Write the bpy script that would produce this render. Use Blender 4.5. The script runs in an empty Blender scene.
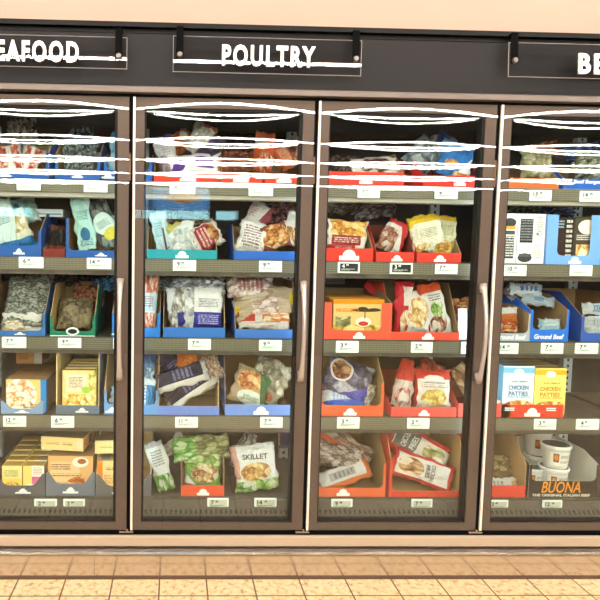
import bpy, bmesh, math, random
from mathutils import Vector, Matrix, noise
from math import radians, sin, cos, pi

S = bpy.context.scene
C = S.collection

# ------------------------------------------------------------------ camera
CP = Vector((0.19117, -2.47211, 1.44875))
YAW, PITCH, ROLL = 0.0283116, 0.0764083, -0.015139
F_PX, PPX, PPY = 594.3756, 192.5058, 293.1494
_f = Vector((sin(YAW)*cos(PITCH), cos(YAW)*cos(PITCH), -sin(PITCH)))
_r = Vector((cos(YAW), -sin(YAW), 0))
_d = -_r.cross(_f)
RR = cos(ROLL)*_r + sin(ROLL)*_d
DD = -sin(ROLL)*_r + cos(ROLL)*_d
cam = bpy.data.cameras.new('camera')
cam.sensor_width = 36
cam.lens = F_PX/600*36
cam.shift_x = (300-PPX)/600
cam.shift_y = (PPY-300)/600
cam.clip_start = 0.05
co = bpy.data.objects.new('camera', cam)
C.objects.link(co)
co.matrix_world = Matrix(((RR.x, -DD.x, -_f.x, CP.x), (RR.y, -DD.y, -_f.y, CP.y), (RR.z, -DD.z, -_f.z, CP.z), (0, 0, 0, 1)))
S.camera = co

def at(px, py, Y):
    """the point at depth Y seen at a photograph pixel"""
    d = (px-PPX)/F_PX*RR + (py-PPY)/F_PX*DD + _f
    return CP + d*((Y-CP.y)/d.y)

# ------------------------------------------------------------------ world and exposure
w = bpy.data.worlds.new('world')
S.world = w
w.use_nodes = True
w.node_tree.nodes['Background'].inputs[0].default_value = (1.0, 0.88, 0.74, 1)
w.node_tree.nodes['Background'].inputs[1].default_value = 0.05
S.view_settings.view_transform = 'Standard'
S.view_settings.look = 'None'
S.view_settings.gamma = 1
S.view_settings.exposure = 0.04
S.cycles.max_bounces = 8
S.cycles.transparent_max_bounces = 24
S.cycles.caustics_reflective = False
S.cycles.caustics_refractive = False
STRIP_STRENGTH = 196.0      # ceiling strip lights
LED_STRENGTH = 13.0        # strips inside the freezer, behind the door mullions
W = 0.76                   # door pitch

# ------------------------------------------------------------------ colours and node helper
def lin(h):
    if not isinstance(h, str): return (*h, 1) if len(h) == 3 else h
    h = h.lstrip('#')
    o = []
    for i in (0, 2, 4):
        c = int(h[i:i+2], 16)/255
        o.append(c/12.92 if c <= .04045 else ((c+.055)/1.055)**2.4)
    return (*o, 1)

class NT:
    def __init__(s, name):
        s.m = bpy.data.materials.new(name)
        s.m.use_nodes = True
        s.t = s.m.node_tree
        s.n = s.t.nodes
        s.b = s.n['Principled BSDF']
        s.out = s.n['Material Output']
    def L(s, a, b): s.t.links.new(a, b)
    def put(s, sock, v):
        if hasattr(v, 'links') or hasattr(v, 'is_linked'): s.L(v, sock)
        else: sock.default_value = v
    def math(s, op, a, b=0.0, c=None):
        n = s.n.new('ShaderNodeMath'); n.operation = op
        s.put(n.inputs[0], a); s.put(n.inputs[1], b)
        if c is not None: s.put(n.inputs[2], c)
        return n.outputs[0]
    def mix(s, f, a, b):
        n = s.n.new('ShaderNodeMix'); n.data_type = 'RGBA'
        s.put(n.inputs[0], f); s.put(n.inputs[6], a); s.put(n.inputs[7], b)
        return n.outputs[2]
    def uv(s):
        n = s.n.new('ShaderNodeTexCoord'); x = s.n.new('ShaderNodeSeparateXYZ')
        s.L(n.outputs['UV'], x.inputs[0])
        return n.outputs['UV'], x.outputs[0], x.outputs[1]
    def obj(s):
        return s.n.new('ShaderNodeTexCoord').outputs['Object']
    def noise(s, vec, scale, detail=2.0, rough=.5):
        n = s.n.new('ShaderNodeTexNoise')
        n.inputs['Scale'].default_value = scale; n.inputs['Detail'].default_value = detail; n.inputs['Roughness'].default_value = rough
        s.L(vec, n.inputs['Vector'])
        return n.outputs['Fac']
    def ramp(s, f, stops):
        n = s.n.new('ShaderNodeValToRGB')
        e = n.color_ramp.elements
        while len(e) < len(stops): e.new(.5)
        for k, (p, c) in enumerate(stops):
            e[k].position = p; e[k].color = lin(c)
        s.L(f, n.inputs[0])
        return n.outputs[0]
    def bump(s, h, strength, dist=.01):
        n = s.n.new('ShaderNodeBump'); n.inputs['Strength'].default_value = strength; n.inputs['Distance'].default_value = dist
        s.L(h, n.inputs['Height']); s.L(n.outputs[0], s.b.inputs['Normal'])
    def set(s, col=None, rough=None, metal=None, spec=None):
        if col is not None: s.put(s.b.inputs['Base Color'], col)
        if rough is not None: s.put(s.b.inputs['Roughness'], rough)
        if metal is not None: s.b.inputs['Metallic'].default_value = metal
        if spec is not None: s.b.inputs['Specular IOR Level'].default_value = spec

CACHE = {}
def solid(col, rough=.6, metal=0, var=.06, scale=9):
    k = ('solid', col, rough, metal, var, scale)
    if k in CACHE: return CACHE[k]
    n = NT('plain_' + str(len(CACHE)))
    c = lin(col)
    f = n.noise(n.obj(), scale, 3)
    a = tuple(x*(1-var) for x in c[:3]) + (1,)
    b = tuple(min(1, x*(1+var)) for x in c[:3]) + (1,)
    n.set(n.mix(f, a, b), rough, metal, .5 if metal > .3 else .16)
    CACHE[k] = n.m
    return n.m

def emit(col, strength):
    k = ('emit', col, strength)
    if k in CACHE: return CACHE[k]
    n = NT('lamp_' + str(len(CACHE)))
    n.set((0, 0, 0, 1))
    n.b.inputs['Emission Color'].default_value = lin(col)
    n.b.inputs['Emission Strength'].default_value = strength
    CACHE[k] = n.m
    return n.m

def printed(base, *layers, rough=.3, film=True, emission=0, seed=0):
    """printed pack: base colour with layers laid out over the UV square (u right, v up)
    rect u0 u1 v0 v1 col | ell cu cv ru rv col | food cu cv ru rv c1 c2 c3 scale | text u0 u1 v0 v1 col lines
    tri a b c col (a*u+b*v>c) | foodrect u0 u1 v0 v1 c1 c2 c3 scale | clear u0 u1 v0 v1 ..."""
    k = ('printed', base, layers, rough, film, emission, seed)
    if k in CACHE: return CACHE[k]
    n = NT('print_' + str(len(CACHE)))
    vec, u, v = n.uv()
    col = lin(base)
    def rect(u0, u1, v0, v1):
        a = n.math('MULTIPLY', n.math('GREATER_THAN', u, u0), n.math('LESS_THAN', u, u1))
        b = n.math('MULTIPLY', n.math('GREATER_THAN', v, v0), n.math('LESS_THAN', v, v1))
        return n.math('MULTIPLY', a, b)
    def ell(cu, cv, ru, rv):
        a = n.math('POWER', n.math('ABSOLUTE', n.math('DIVIDE', n.math('SUBTRACT', u, cu), ru)), 2.0)
        b = n.math('POWER', n.math('ABSOLUTE', n.math('DIVIDE', n.math('SUBTRACT', v, cv), rv)), 2.0)
        return n.math('LESS_THAN', n.math('ADD', a, b), 1.0)
    def food(c1, c2, c3, sc):
        o = n.n.new('ShaderNodeVectorMath'); o.operation = 'ADD'
        n.L(vec, o.inputs[0]); o.inputs[1].default_value = (seed*1.7, seed*.9, 0)
        vo = n.n.new('ShaderNodeTexVoronoi'); vo.inputs['Scale'].default_value = sc
        n.L(o.outputs[0], vo.inputs['Vector'])
        vo.inputs['Scale'].default_value = sc*1.7
        nz = n.noise(o.outputs[0], sc*3.2, 5, .65)
        sp = n.n.new('ShaderNodeSeparateColor'); n.L(vo.outputs['Color'], sp.inputs[0])
        f = n.math('ADD', n.math('MULTIPLY', sp.outputs[0], .46), n.math('SUBTRACT', n.math('MULTIPLY', nz, .9), .14))
        f = n.math('SUBTRACT', f, n.math('MULTIPLY', n.math('POWER', vo.outputs['Distance'], 2.0), .3))
        return n.ramp(f, [(.22, c1), (.45, c2), (.66, c3)])
    first = True
    for L in layers:
        t = L[0]
        if t == 'rect': m, c = rect(*L[1:5]), lin(L[5])
        elif t == 'ell': m, c = ell(*L[1:5]), lin(L[5])
        elif t == 'food': m, c = ell(*L[1:5]), food(*L[5:9])
        elif t == 'foodrect': m, c = rect(*L[1:5]), food(*L[5:9])
        elif t == 'tri':
            m = n.math('GREATER_THAN', n.math('ADD', n.math('MULTIPLY', u, L[1]), n.math('MULTIPLY', v, L[2])), L[3]); c = lin(L[4])
        elif t == 'text':
            u0, u1, v0, v1, tc, lines = L[1:7]
            m = rect(u0, u1, v0, v1)
            lines = lines*1.6
            ph = n.math('FRACT', n.math('MULTIPLY', n.math('SUBTRACT', v, v0), lines/(v1-v0)))
            row = n.math('GREATER_THAN', ph, .42)
            cx = n.n.new('ShaderNodeCombineXYZ')
            n.L(n.math('MULTIPLY', u, 26.0/(u1-u0)), cx.inputs[0])
            n.L(n.math('FLOOR', n.math('MULTIPLY', v, lines/(v1-v0))), cx.inputs[1])
            g = n.math('GREATER_THAN', n.noise(cx.outputs[0], 1.3, 2), .46)
            m = n.math('MULTIPLY', m, n.math('MULTIPLY', row, g)); c = lin(tc)
        col = n.mix(m, col, c)
    if film:
        crk = n.math('ADD', n.noise(vec, 6, 5, .65), n.math('MULTIPLY', n.noise(vec, 19, 3, .6), .3))
        n.bump(crk, 1.0, .03)
    n.set(col, rough, spec=.45 if film else .2)
    if film:
        n.b.inputs['Coat Weight'].default_value = .18; n.b.inputs['Coat Roughness'].default_value = .18
    if emission:
        n.put(n.b.inputs['Emission Color'], col)
        n.b.inputs['Emission Strength'].default_value = emission
    CACHE[k] = n.m
    return n.m

# ------------------------------------------------------------------ object helpers
def link(name, me, parent=None):
    o = bpy.data.objects.new(name, me)
    C.objects.link(o)
    if parent: o.parent = parent
    return o

def tag(o, label=None, cat=None, group=None, kind=None):
    if label:
        assert 4 <= len(label.split()) <= 16, label
        o['label'] = label
    if cat: o['category'] = cat
    if group: o['group'] = group
    if kind: o['kind'] = kind
    return o

def empty(name, loc=(0, 0, 0)):
    o = bpy.data.objects.new(name, None)
    o.empty_display_size = .05
    C.objects.link(o); o.location = loc
    return o

def bm_obj(name, bm, mats, parent=None, smooth=False):
    me = bpy.data.meshes.new(name)
    bmesh.ops.recalc_face_normals(bm, faces=bm.faces)
    bm.to_mesh(me); bm.free()
    for m in (mats if isinstance(mats, (list, tuple)) else [mats]): me.materials.append(m)
    if smooth:
        for p in me.polygons: p.use_smooth = True
    return link(name, me, parent)

def box(bm, x0, x1, y0, y1, z0, z1, mi=0):
    vs = [bm.verts.new(p) for p in ((x0, y0, z0), (x1, y0, z0), (x1, y1, z0), (x0, y1, z0), (x0, y0, z1), (x1, y0, z1), (x1, y1, z1), (x0, y1, z1))]
    fs = []
    for q in ((0, 3, 2, 1), (4, 5, 6, 7), (0, 1, 5, 4), (1, 2, 6, 5), (2, 3, 7, 6), (3, 0, 4, 7)):
        f = bm.faces.new([vs[i] for i in q]); f.material_index = mi; fs.append(f)
    return fs

def prism_xz(bm, pts, y0, y1, mi=0, my=None):
    """polygon in x,z extruded along y"""
    a = [bm.verts.new((x, y0, z)) for x, z in pts]
    b = [bm.verts.new((x, y1, z)) for x, z in pts]
    n = len(pts)
    f1 = bm.faces.new(a); f2 = bm.faces.new(b[::-1])
    f1.material_index = mi; f2.material_index = mi if my is None else my
    for i in range(n):
        f = bm.faces.new((a[i], b[i], b[(i+1) % n], a[(i+1) % n])); f.material_index = mi if my is None else my

def prism_yz(bm, pts, x0, x1, m0=0, m1=0):
    """polygon in y,z extruded along x, side at x0 gets m0, side at x1 m1"""
    a = [bm.verts.new((x0, y, z)) for y, z in pts]
    b = [bm.verts.new((x1, y, z)) for y, z in pts]
    n = len(pts)
    bm.faces.new(a).material_index = m0; bm.faces.new(b[::-1]).material_index = m1
    for i in range(n):
        bm.faces.new((a[i], b[i], b[(i+1) % n], a[(i+1) % n])).material_index = m1 if m0 == 0 else m0

def tube(bm, pts, radii, seg=10, flat=1.0):
    rings = []
    for i, p in enumerate(pts):
        p = Vector(p)
        t = (Vector(pts[min(i+1, len(pts)-1)]) - Vector(pts[max(i-1, 0)])).normalized()
        a = Vector((1, 0, 0)) - t*t.x
        a.normalize(); b = t.cross(a)
        rings.append([bm.verts.new(p + radii[i]*(cos(2*pi*k/seg)*a + flat*sin(2*pi*k/seg)*b)) for k in range(seg)])
    for r0, r1 in zip(rings, rings[1:]):
        for k in range(seg): bm.faces.new((r0[k], r0[(k+1) % seg], r1[(k+1) % seg], r1[k]))
    bm.faces.new(rings[0]); bm.faces.new(rings[-1])

def lathe(bm, prof, seg=28, mi=0):
    rings = [[bm.verts.new((r*cos(2*pi*k/seg), r*sin(2*pi*k/seg), z)) for k in range(seg)] for r, z in prof]
    for r0, r1 in zip(rings, rings[1:]):
        for k in range(seg):
            bm.faces.new((r0[k], r0[(k+1) % seg], r1[(k+1) % seg], r1[k])).material_index = mi
    bm.faces.new(rings[0]).material_index = mi; bm.faces.new(rings[-1]).material_index = mi

def text_mesh(s, size, mat, parent, name='lettering', loc=(0, 0, 0), width=None, depth=.0008, bold=0, shear=0, warp=None, align='CENTER'):
    """lettering standing in the x-z plane, facing -y, centred on loc"""
    cu = bpy.data.curves.new('t', 'FONT')
    cu.body = s; cu.size = size; cu.extrude = depth; cu.offset = bold; cu.shear = shear; cu.space_character = 1.26 if bold > .002 else 1.0; cu.resolution_u = 3
    o = bpy.data.objects.new('t', cu)
    C.objects.link(o)
    dg = bpy.context.evaluated_depsgraph_get()
    me = bpy.data.meshes.new_from_object(o.evaluated_get(dg))
    bpy.data.objects.remove(o)
    me.name = name
    xs = [v.co.x for v in me.vertices]; ys = [v.co.y for v in me.vertices]
    cx, cy = (min(xs)+max(xs))/2, (min(ys)+max(ys))/2
    k = (width/(max(xs)-min(xs))) if width else 1
    if align == 'LEFT': cx = min(xs)
    for v in me.vertices:
        x, y, z = (v.co.x-cx)*k, v.co.y-cy, v.co.z
        v.co = (x, -z, y)
        if warp: v.co = warp(v.co + Vector(loc))
    me.materials.clear(); me.materials.append(mat)
    ob = link(name, me, parent)
    if not warp: ob.location = loc
    return ob

# ================================================================== MATERIALS OF THE SETTING
def floor_mat():
    n = NT('floor_tiles')
    vec = n.obj()
    x = n.n.new('ShaderNodeSeparateXYZ'); n.L(vec, x.inputs[0])
    T = .20419
    u = n.math('DIVIDE', n.math('SUBTRACT', x.outputs[0], -.06726), T)
    v = n.math('DIVIDE', n.math('SUBTRACT', x.outputs[1], -.097), T)
    fu, fv = n.math('FRACT', u), n.math('FRACT', v)
    g = .016
    def edge(f): return n.math('MAXIMUM', n.math('LESS_THAN', f, g), n.math('GREATER_THAN', f, 1-g))
    joint = n.math('MAXIMUM', edge(fu), edge(fv))
    cid = n.n.new('ShaderNodeCombineXYZ')
    n.L(n.math('FLOOR', u), cid.inputs[0]); n.L(n.math('FLOOR', v), cid.inputs[1])
    wn = n.n.new('ShaderNodeTexWhiteNoise'); n.L(cid.outputs[0], wn.inputs['Vector'])
    spk = n.noise(vec, 38, 4, .62)
    blot = n.noise(vec, 5, 3)
    c = n.ramp(spk, [(.34, '#b3824e'), (.44, '#eccb98'), (.56, '#fae3b8')])
    c = n.mix(n.math('MULTIPLY', wn.outputs['Value'], .22), c, lin('#e8b878'))
    c = n.mix(n.math('MULTIPLY', blot, .22), c, lin('#f4dbb0'))
    c = n.mix(joint, c, lin('#6b4426'))
    n.set(c, n.math('ADD', n.math('MULTIPLY', spk, .25), .22))
    h = n.math('SUBTRACT', n.math('MULTIPLY', spk, .15), joint)
    n.bump(h, .25, .003)
    return n.m
M_FLOOR = floor_mat()
M_WALL = solid('#a68a7c', .9, 0, .015, 3)
M_CEIL = solid('#2c2926', .9)
M_BLACK = solid('#050505', .9)
M_BLACK.node_tree.nodes['Principled BSDF'].inputs['Specular IOR Level'].default_value = .08
M_CASE = solid('#29241f', .6, 0, .1)
M_HEAD = solid('#191718', .55, 0, .04)
M_HEADTOP = solid('#0e0d0d', .6)
M_CORN = solid('#665d58', .45, .3, .05)
M_FRAME = solid('#55473f', .5, .0, .05)
M_GASKET = solid('#151312', .6)
M_EDGE = solid('#d6ccc2', .35, .0, .02)
M_SILL = solid('#b3a18e', .45, .15, .03)
M_STEEL = solid('#94867a', .2, .85, .04)
M_KICK = solid('#c0b09e', .14, .85, .06)
M_BASE = solid('#5f4a3a', .6)
M_HANDLE = solid('#a39b95', .32, .4, .03)
M_LINER = solid('#4c4238', .6, 0, .1)
M_POST = solid('#a9aca8', .45, .3)
M_WHITE = solid('#f6f6f2', .45, 0, .02)
M_INK = solid('#26282a', .6)

def shelf_mat():
    n = NT('shelf_coating')
    x = n.n.new('ShaderNodeSeparateXYZ'); n.L(n.obj(), x.inputs[0])
    f = n.noise(n.obj(), 14, 4)
    n.set(n.ramp(f, [(.3, '#4b4339'), (.7, '#655c50')]), .5, spec=.2)
    return n.m
M_SHELF = shelf_mat()
def rail_mat():
    n = NT('price_rail_plastic')
    x = n.n.new('ShaderNodeSeparateXYZ'); n.L(n.obj(), x.inputs[0])
    s = n.math('FRACT', n.math('MULTIPLY', x.outputs[2], 105.0))
    s2 = n.math('FRACT', n.math('MULTIPLY', x.outputs[0], 62.0))
    f = n.math('ADD', n.math('MULTIPLY', n.math('LESS_THAN', s, .25), .6), n.math('MULTIPLY', n.math('LESS_THAN', s2, .15), .25))
    n.set(n.mix(f, lin('#757060'), lin('#48442f')), .4, spec=.2)
    return n.m
M_RAIL = rail_mat()
def grille_mat():
    n = NT('air_grille')
    x = n.n.new('ShaderNodeSeparateXYZ'); n.L(n.obj(), x.inputs[0])
    a = n.math('FRACT', n.math('MULTIPLY', x.outputs[0], 45.0))
    zz = x.outputs[2]
    b = n.math('MULTIPLY', n.math('GREATER_THAN', zz, .275), n.math('LESS_THAN', zz, .289))
    m = n.math('MULTIPLY', n.math('LESS_THAN', a, .45), b)
    n.set(n.mix(m, lin('#53493d'), lin('#18130f')), .45, spec=.2)
    return n.m
M_GRILLE = grille_mat()
def post_mat():
    n = NT('slotted_post')
    x = n.n.new('ShaderNodeSeparateXYZ'); n.L(n.obj(), x.inputs[0])
    a = n.math('FRACT', n.math('MULTIPLY', x.outputs[2], 31.0))
    m = n.math('MULTIPLY', n.math('LESS_THAN', a, .45), n.math('LESS_THAN', n.math('ABSOLUTE', n.math('SUBTRACT', n.math('FRACT', n.math('ADD', n.math('DIVIDE', n.math('SUBTRACT', x.outputs[0], .02), W), .5)), .5)), .007))
    n.set(n.mix(m, lin('#d4dad8'), lin('#1b1b1a')), .45, .2)
    return n.m
M_SLOT = post_mat()
def back_mat():
    n = NT('freezer_back_panel')
    x = n.n.new('ShaderNodeSeparateXYZ'); n.L(n.obj(), x.inputs[0])
    a = n.math('LESS_THAN', n.math('FRACT', n.math('MULTIPLY', x.outputs[0], 21.0)), .08)
    b = n.math('LESS_THAN', n.math('FRACT', n.math('MULTIPLY', x.outputs[2], 9.0)), .3)
    f = n.noise(n.obj(), 4, 3)
    c = n.ramp(f, [(.3, '#241f1c'), (.7, '#382f29')])
    n.set(n.mix(n.math('MULTIPLY', a, b), c, lin('#141210')), .6)
    return n.m
M_BACK = back_mat()
def glass_mat(refl, tint):
    n = NT('door_glass')
    lw = n.n.new('ShaderNodeLayerWeight'); lw.inputs[0].default_value = .5
    f = n.math('ADD', n.math('MULTIPLY', n.math('POWER', lw.outputs['Facing'], 5.0), .8), refl)
    tr = n.n.new('ShaderNodeBsdfTransparent'); tr.inputs[0].default_value = lin(tint)
    gl = n.n.new('ShaderNodeBsdfGlossy'); gl.inputs['Roughness'].default_value = 0.0
    gl.inputs[0].default_value = (1, 1, 1, 1)
    mx = n.n.new('ShaderNodeMixShader')
    n.put(mx.inputs[0], f); n.L(tr.outputs[0], mx.inputs[1]); n.L(gl.outputs[0], mx.inputs[2])
    n.L(mx.outputs[0], n.out.inputs[0])
    n.n.remove(n.b)
    return n.m
M_GLASS = glass_mat(.027, '#f8fbfa')
M_ACRYL = glass_mat(.012, '#f4f4f4')

# ================================================================== ROOM
bm = bmesh.new(); box(bm, -11, 13, -25, 1.2, -.1, 0)
tag(bm_obj('floor', bm, M_FLOOR), 'speckled tan square floor tiles in front of the freezers', 'floor', kind='structure')
bm = bmesh.new(); box(bm, -11, 13, .08, .25, 2.2, 3.75)
tag(bm_obj('wall_back', bm, M_WALL), 'plain peach wall above the freezer header', 'wall', kind='structure')
bm = bmesh.new(); box(bm, -11, 13, -25, 1.2, 3.75, 3.85)
tag(bm_obj('ceiling', bm, M_CEIL), 'dark open store ceiling carrying strip lights', 'ceiling', kind='structure')
bm = bmesh.new(); box(bm, -11, 13, -25.2, -25, 0, 3.75)
tag(bm_obj('wall_front', bm, solid('#6f6358', .8)), 'far store wall seen only as a reflection', 'wall', kind='structure')

ROWS = [(-1.55, 'directly over the aisle before the freezers'), (-4.3, 'second row out from the freezers'), (-7.0, 'third row out from the freezers'),
        (-9.7, 'fourth row out from the freezers'), (-12.4, 'fifth row out from the freezers'), (-15.1, 'sixth row out from the freezers'),
        (-17.8, 'seventh row out from the freezers')]
for y, where in ROWS:
    e = empty('ceiling_light', (0, y, 3.6))
    tag(e, 'long white strip light on the ceiling, ' + where, 'ceiling light', 'strip lights on the store ceiling')
    bm = bmesh.new(); box(bm, -10, 12, -.04, .04, .0, .15)
    bm_obj('housing', bm, M_BASE, e)
    bm = bmesh.new(); box(bm, -10, 12, -.009, .009, -.03, -.001)
    bm_obj('tube', bm, emit('#fff4e6', STRIP_STRENGTH), e)

# lit rack on the other side of the aisle, seen mirrored in the glass
rack = tag(empty('display_rack', (0, -5.5, 0)), 'dark rack with lit sign strip across the aisle, mirrored in the glass', 'rack')
bm = bmesh.new(); box(bm, -7, 8, -.7, 0, 0, 1.72)
bm_obj('cabinet', bm, solid('#4a3d34', .7), rack)
bm = bmesh.new(); box(bm, -7, 8, -.35, -.3, 1.72, 1.8)
bm_obj('top_rail', bm, solid('#3a3230', .7), rack)
for x0, x1 in ((-2.5, -1.75), (-.55, -.2), (-.19, .17), (.18, .62), (.72, 1.0)):
    bm = bmesh.new(); box(bm, x0, x1, -.02, 0, 1.83, 1.94)
    bm_obj('lit_strip', bm, emit('#b6f2fb', 9.0), rack)
bm = bmesh.new(); fs = box(bm, -.17, .62, -.06, -.03, 1.95, 2.24)
uvl = bm.loops.layers.uv.new('UVMap')
for f in fs:
    for l in f.loops: l[uvl].uv = ((l.vert.co.x+.17)/.79, (l.vert.co.z-1.95)/.29)
bm_obj('lit_poster', bm, printed('#5f9ad8', ('food', .55, .6, .3, .3, '#6a3a1c', '#b98554', '#e8d0b0', 9.0), ('tri', .25, 1.0, .95, '#a9cdf0'), film=False, emission=5.0), rack)

# ================================================================== FREEZER
SZ = [1.732, 1.399, 1.053, .705, .333]     # shelf tops, topmost first
KX = [-1, 0, 1, 2, 3]                        # bays
X0, X1 = -W, 4*W
fz = tag(empty('display_freezer', (.76, 0, 0)), 'long upright display freezer with a row of glass doors under a dark header', 'freezer')
def FZ(name, bm, mats, parent=None, smooth=False):
    o = bm_obj(name, bm, mats, None, smooth)
    p = parent or fz
    o.parent = p
    if p is fz: o.matrix_parent_inverse = Matrix.Translation((-.76, 0, 0))
    return o
bm = bmesh.new()
box(bm, X0-.05, X1+.05, .66, .70, .12, 2.1)           # back panel
FZ('back_panel', bm, M_BACK)
bm = bmesh.new(); box(bm, X0-.05, X1+.05, .05, .70, 2.06, 2.12); FZ('top_panel', bm, M_CASE)
bm = bmesh.new()
box(bm, X0-.05, X1+.05, .13, .66, .27, .333-.002)
prism_yz(bm, [(.05, .12), (.13, .12), (.13, .318), (.12, .318), (.05, .25)], X0-.05, X1+.05, 1, 1)
FZ('deck', bm, [M_SHELF, M_GRILLE])
for i, x in enumerate((X0-.05, X1+.005)):
    bm = bmesh.new(); box(bm, x, x+.045, .05, .66, .12, 2.06); FZ('side_panel', bm, M_LINER)
# header, cornice, sill, bumper, kick
bm = bmesh.new(); box(bm, X0-.05, X1+.05, 0, .3, 2.10, 2.306); FZ('header_panel', bm, M_HEAD)
bm = bmesh.new(); box(bm, X0-.05, X1+.05, .012, .3, 2.306, 2.345); box(bm, X0-.05, X1+.05, -.012, .012, 2.328, 2.347); box(bm, X0-.05, X1+.05, -.004, .004, 2.306, 2.311)
FZ('top_rail', bm, M_HEADTOP)
bm = bmesh.new()
prof = [(.02, 2.098), (-.006, 2.098), (-.012, 2.094), (-.012, 2.088), (-.018, 2.087), (-.018, 2.080), (-.024, 2.079), (-.024, 2.070), (-.016, 2.068), (.02, 2.068)]
prism_yz(bm, prof, X0-.05, X1+.05); FZ('cornice', bm, M_CORN)
bm = bmesh.new(); box(bm, X0-.05, X1+.05, .01, .05, 2.03, 2.068); FZ('gap_strip', bm, M_BLACK)
bm = bmesh.new(); box(bm, X0-.05, X1+.05, .006, .05, .21, .232); FZ('gap_strip', bm, M_BLACK)
bm = bmesh.new()
prism_yz(bm, [(.05, .213), (-.004, .213), (-.01, .208), (-.01, .171), (.0, .166), (.05, .166)], X0-.05, X1+.05); FZ('sill', bm, M_SILL)
bm = bmesh.new()
box(bm, X0-.05, X1+.05, .012, .06, .15, .166)
for a, b in ((X0-.05, -.149), (-.147, X1+.05)):
    prism_yz(bm, [(.03, .158), (-.008, .156), (-.018, .148), (-.022, .138), (-.018, .129), (-.006, .124), (.03, .122)], a, b)
FZ('bumper_rail', bm, M_STEEL)
for a, b in ((X0-.05, -.149), (-.147, X1+.05)):
    bm = bmesh.new(); box(bm, a, b, .03, .06, .013, .13); FZ('kick_plate', bm, M_KICK)
bm = bmesh.new(); box(bm, X0-.05, X1+.05, .026, .062, 0, .014); FZ('floor_trim', bm, M_BASE)

# mullions, posts and the light strips inside
for k in range(-1, 5):
    x = k*W
    bm = bmesh.new(); box(bm, x-.008, x+.008, .008, .06, .23, 2.06); FZ('mullion', bm, M_BLACK)
    led = bmesh.new(); box(led, x-.012, x+.012, .061, .075, .42, 1.86); FZ('led_strip', led, emit('#f2fbff', LED_STRENGTH))
    bm = bmesh.new(); box(bm, x-.004, x+.044, .622, .66, .33, 2.05); FZ('slotted_post', bm, M_SLOT)

# shelves
for k in KX:
    for i, z in enumerate(SZ[:4]):
        a, b = k*W+.012, (k+1)*W-.012
        bm = bmesh.new()
        box(bm, a, b, .122, .618, z-.018, z-.001)
        box(bm, a, b, .118, .14, z-.074, z-.018)
        box(bm, a, b, .128, .19, z-.074, z-.066)
        sh = FZ('shelf', bm, solid('#a9a598', .5, 0, .06) if i == 0 else M_SHELF)
        bm = bmesh.new(); box(bm, a, b, .110, .118, z-.056, z-.003)
        FZ('price_rail', bm, M_RAIL, sh)

# doors
DT, DB = 2.056, .236
GT, GB = 2.017, .269
def pane(bm, x0, x1, z0, z1, y, amp, nx=36, nz=60):
    vs = {}
    for j in range(nz+1):
        tt = j/nz
        v = -cos(pi*tt)                       # finer towards both ends
        for i in range(nx+1):
            u = -cos(pi*i/nx)
            bb = amp*(1-abs(v)**5)*(cos(pi*u/2)**.9 if abs(u) < 1 else 0)
            vs[i, j] = bm.verts.new(((x0+x1)/2+u*(x1-x0)/2, y-bb, (z0+z1)/2+v*(z1-z0)/2))
    for j in range(nz):
        for i in range(nx):
            bm.faces.new((vs[i, j], vs[i+1, j], vs[i+1, j+1], vs[i, j+1]))
for k in KX:
    a, b = k*W+.010, (k+1)*W-.008
    gl, gr = a+.045, b-.046
    bm = bmesh.new()
    box(bm, a, gl, .004, .05, DB, DT); box(bm, gr, b, .004, .05, DB, DT)
    box(bm, gl, gr, .004, .05, DB, GB); box(bm, gl, gr, .004, .05, GT, DT)
    dr = FZ('door', bm, M_FRAME)
    bm = bmesh.new()
    t = .012
    box(bm, gl, gr, .010, .049, GT-t*.8, GT); box(bm, gl, gr, .010, .049, GB, GB+.008)
    box(bm, gl, gl+.006, .010, .049, GB, GT); box(bm, gr-t, gr, .010, .049, GB, GT)
    FZ('gasket', bm, M_GASKET, dr)
    bm = bmesh.new(); box(bm, a-.001, a+.008, -.001, .03, DB, DT); FZ('edge_strip', bm, M_EDGE, dr)
    sg = 1 if k % 2 == 0 else .85
    bm = bmesh.new(); pane(bm, a+.009, b, DB, DT, .001, -.0016*sg); FZ('glass_pane', bm, M_GLASS, dr, True)
    bm = bmesh.new(); pane(bm, gl, gr, GB, GT, .022, .0007*sg); FZ('glass_pane', bm, M_GLASS, dr, True)
    bm = bmesh.new(); pane(bm, gl, gr, GB, GT, .040, .0019*sg); FZ('glass_pane', bm, M_GLASS, dr, True)
    # bowed pull handle on the right stile
    hz0, hz1 = .895, 1.315
    hx = b - .030
    pts, rad = [], []
    for s in range(21):
        q = s/20
        bow = sin(pi*q)**.8 if 0 < q < 1 else 0
        pts.append((hx+.0*bow, -.012-.046*bow, hz0+(hz1-hz0)*q))
        rad.append(.0085+.007*(abs(2*q-1)**4))
    bm = bmesh.new(); tube(bm, pts, rad, 10, .7)
    box(bm, hx-.010, hx+.010, -.014, .001, hz0+.002, hz0+.04); box(bm, hx-.010, hx+.010, -.014, .001, hz1-.04, hz1-.002)
    FZ('handle', bm, M_HANDLE, dr, True)
    bm = bmesh.new(); box(bm, b-.001, b+.008, -.003, .01, DB-.006, DB+.006); box(bm, b-.03, b+.03, -.002, .012, DB-.012, DB-.004)
    FZ('hinge', bm, M_STEEL, dr)
    bm = bmesh.new(); box(bm, b-.06, b+.05, .0, .012, DT+.001, DT+.006)
    FZ('hinge', bm, M_BLACK, dr)
    bm = bmesh.new(); box(bm, b+.001, b+.0085, .002, .01, 1.72, 1.83); FZ('latch', bm, M_BASE, dr)

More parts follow.
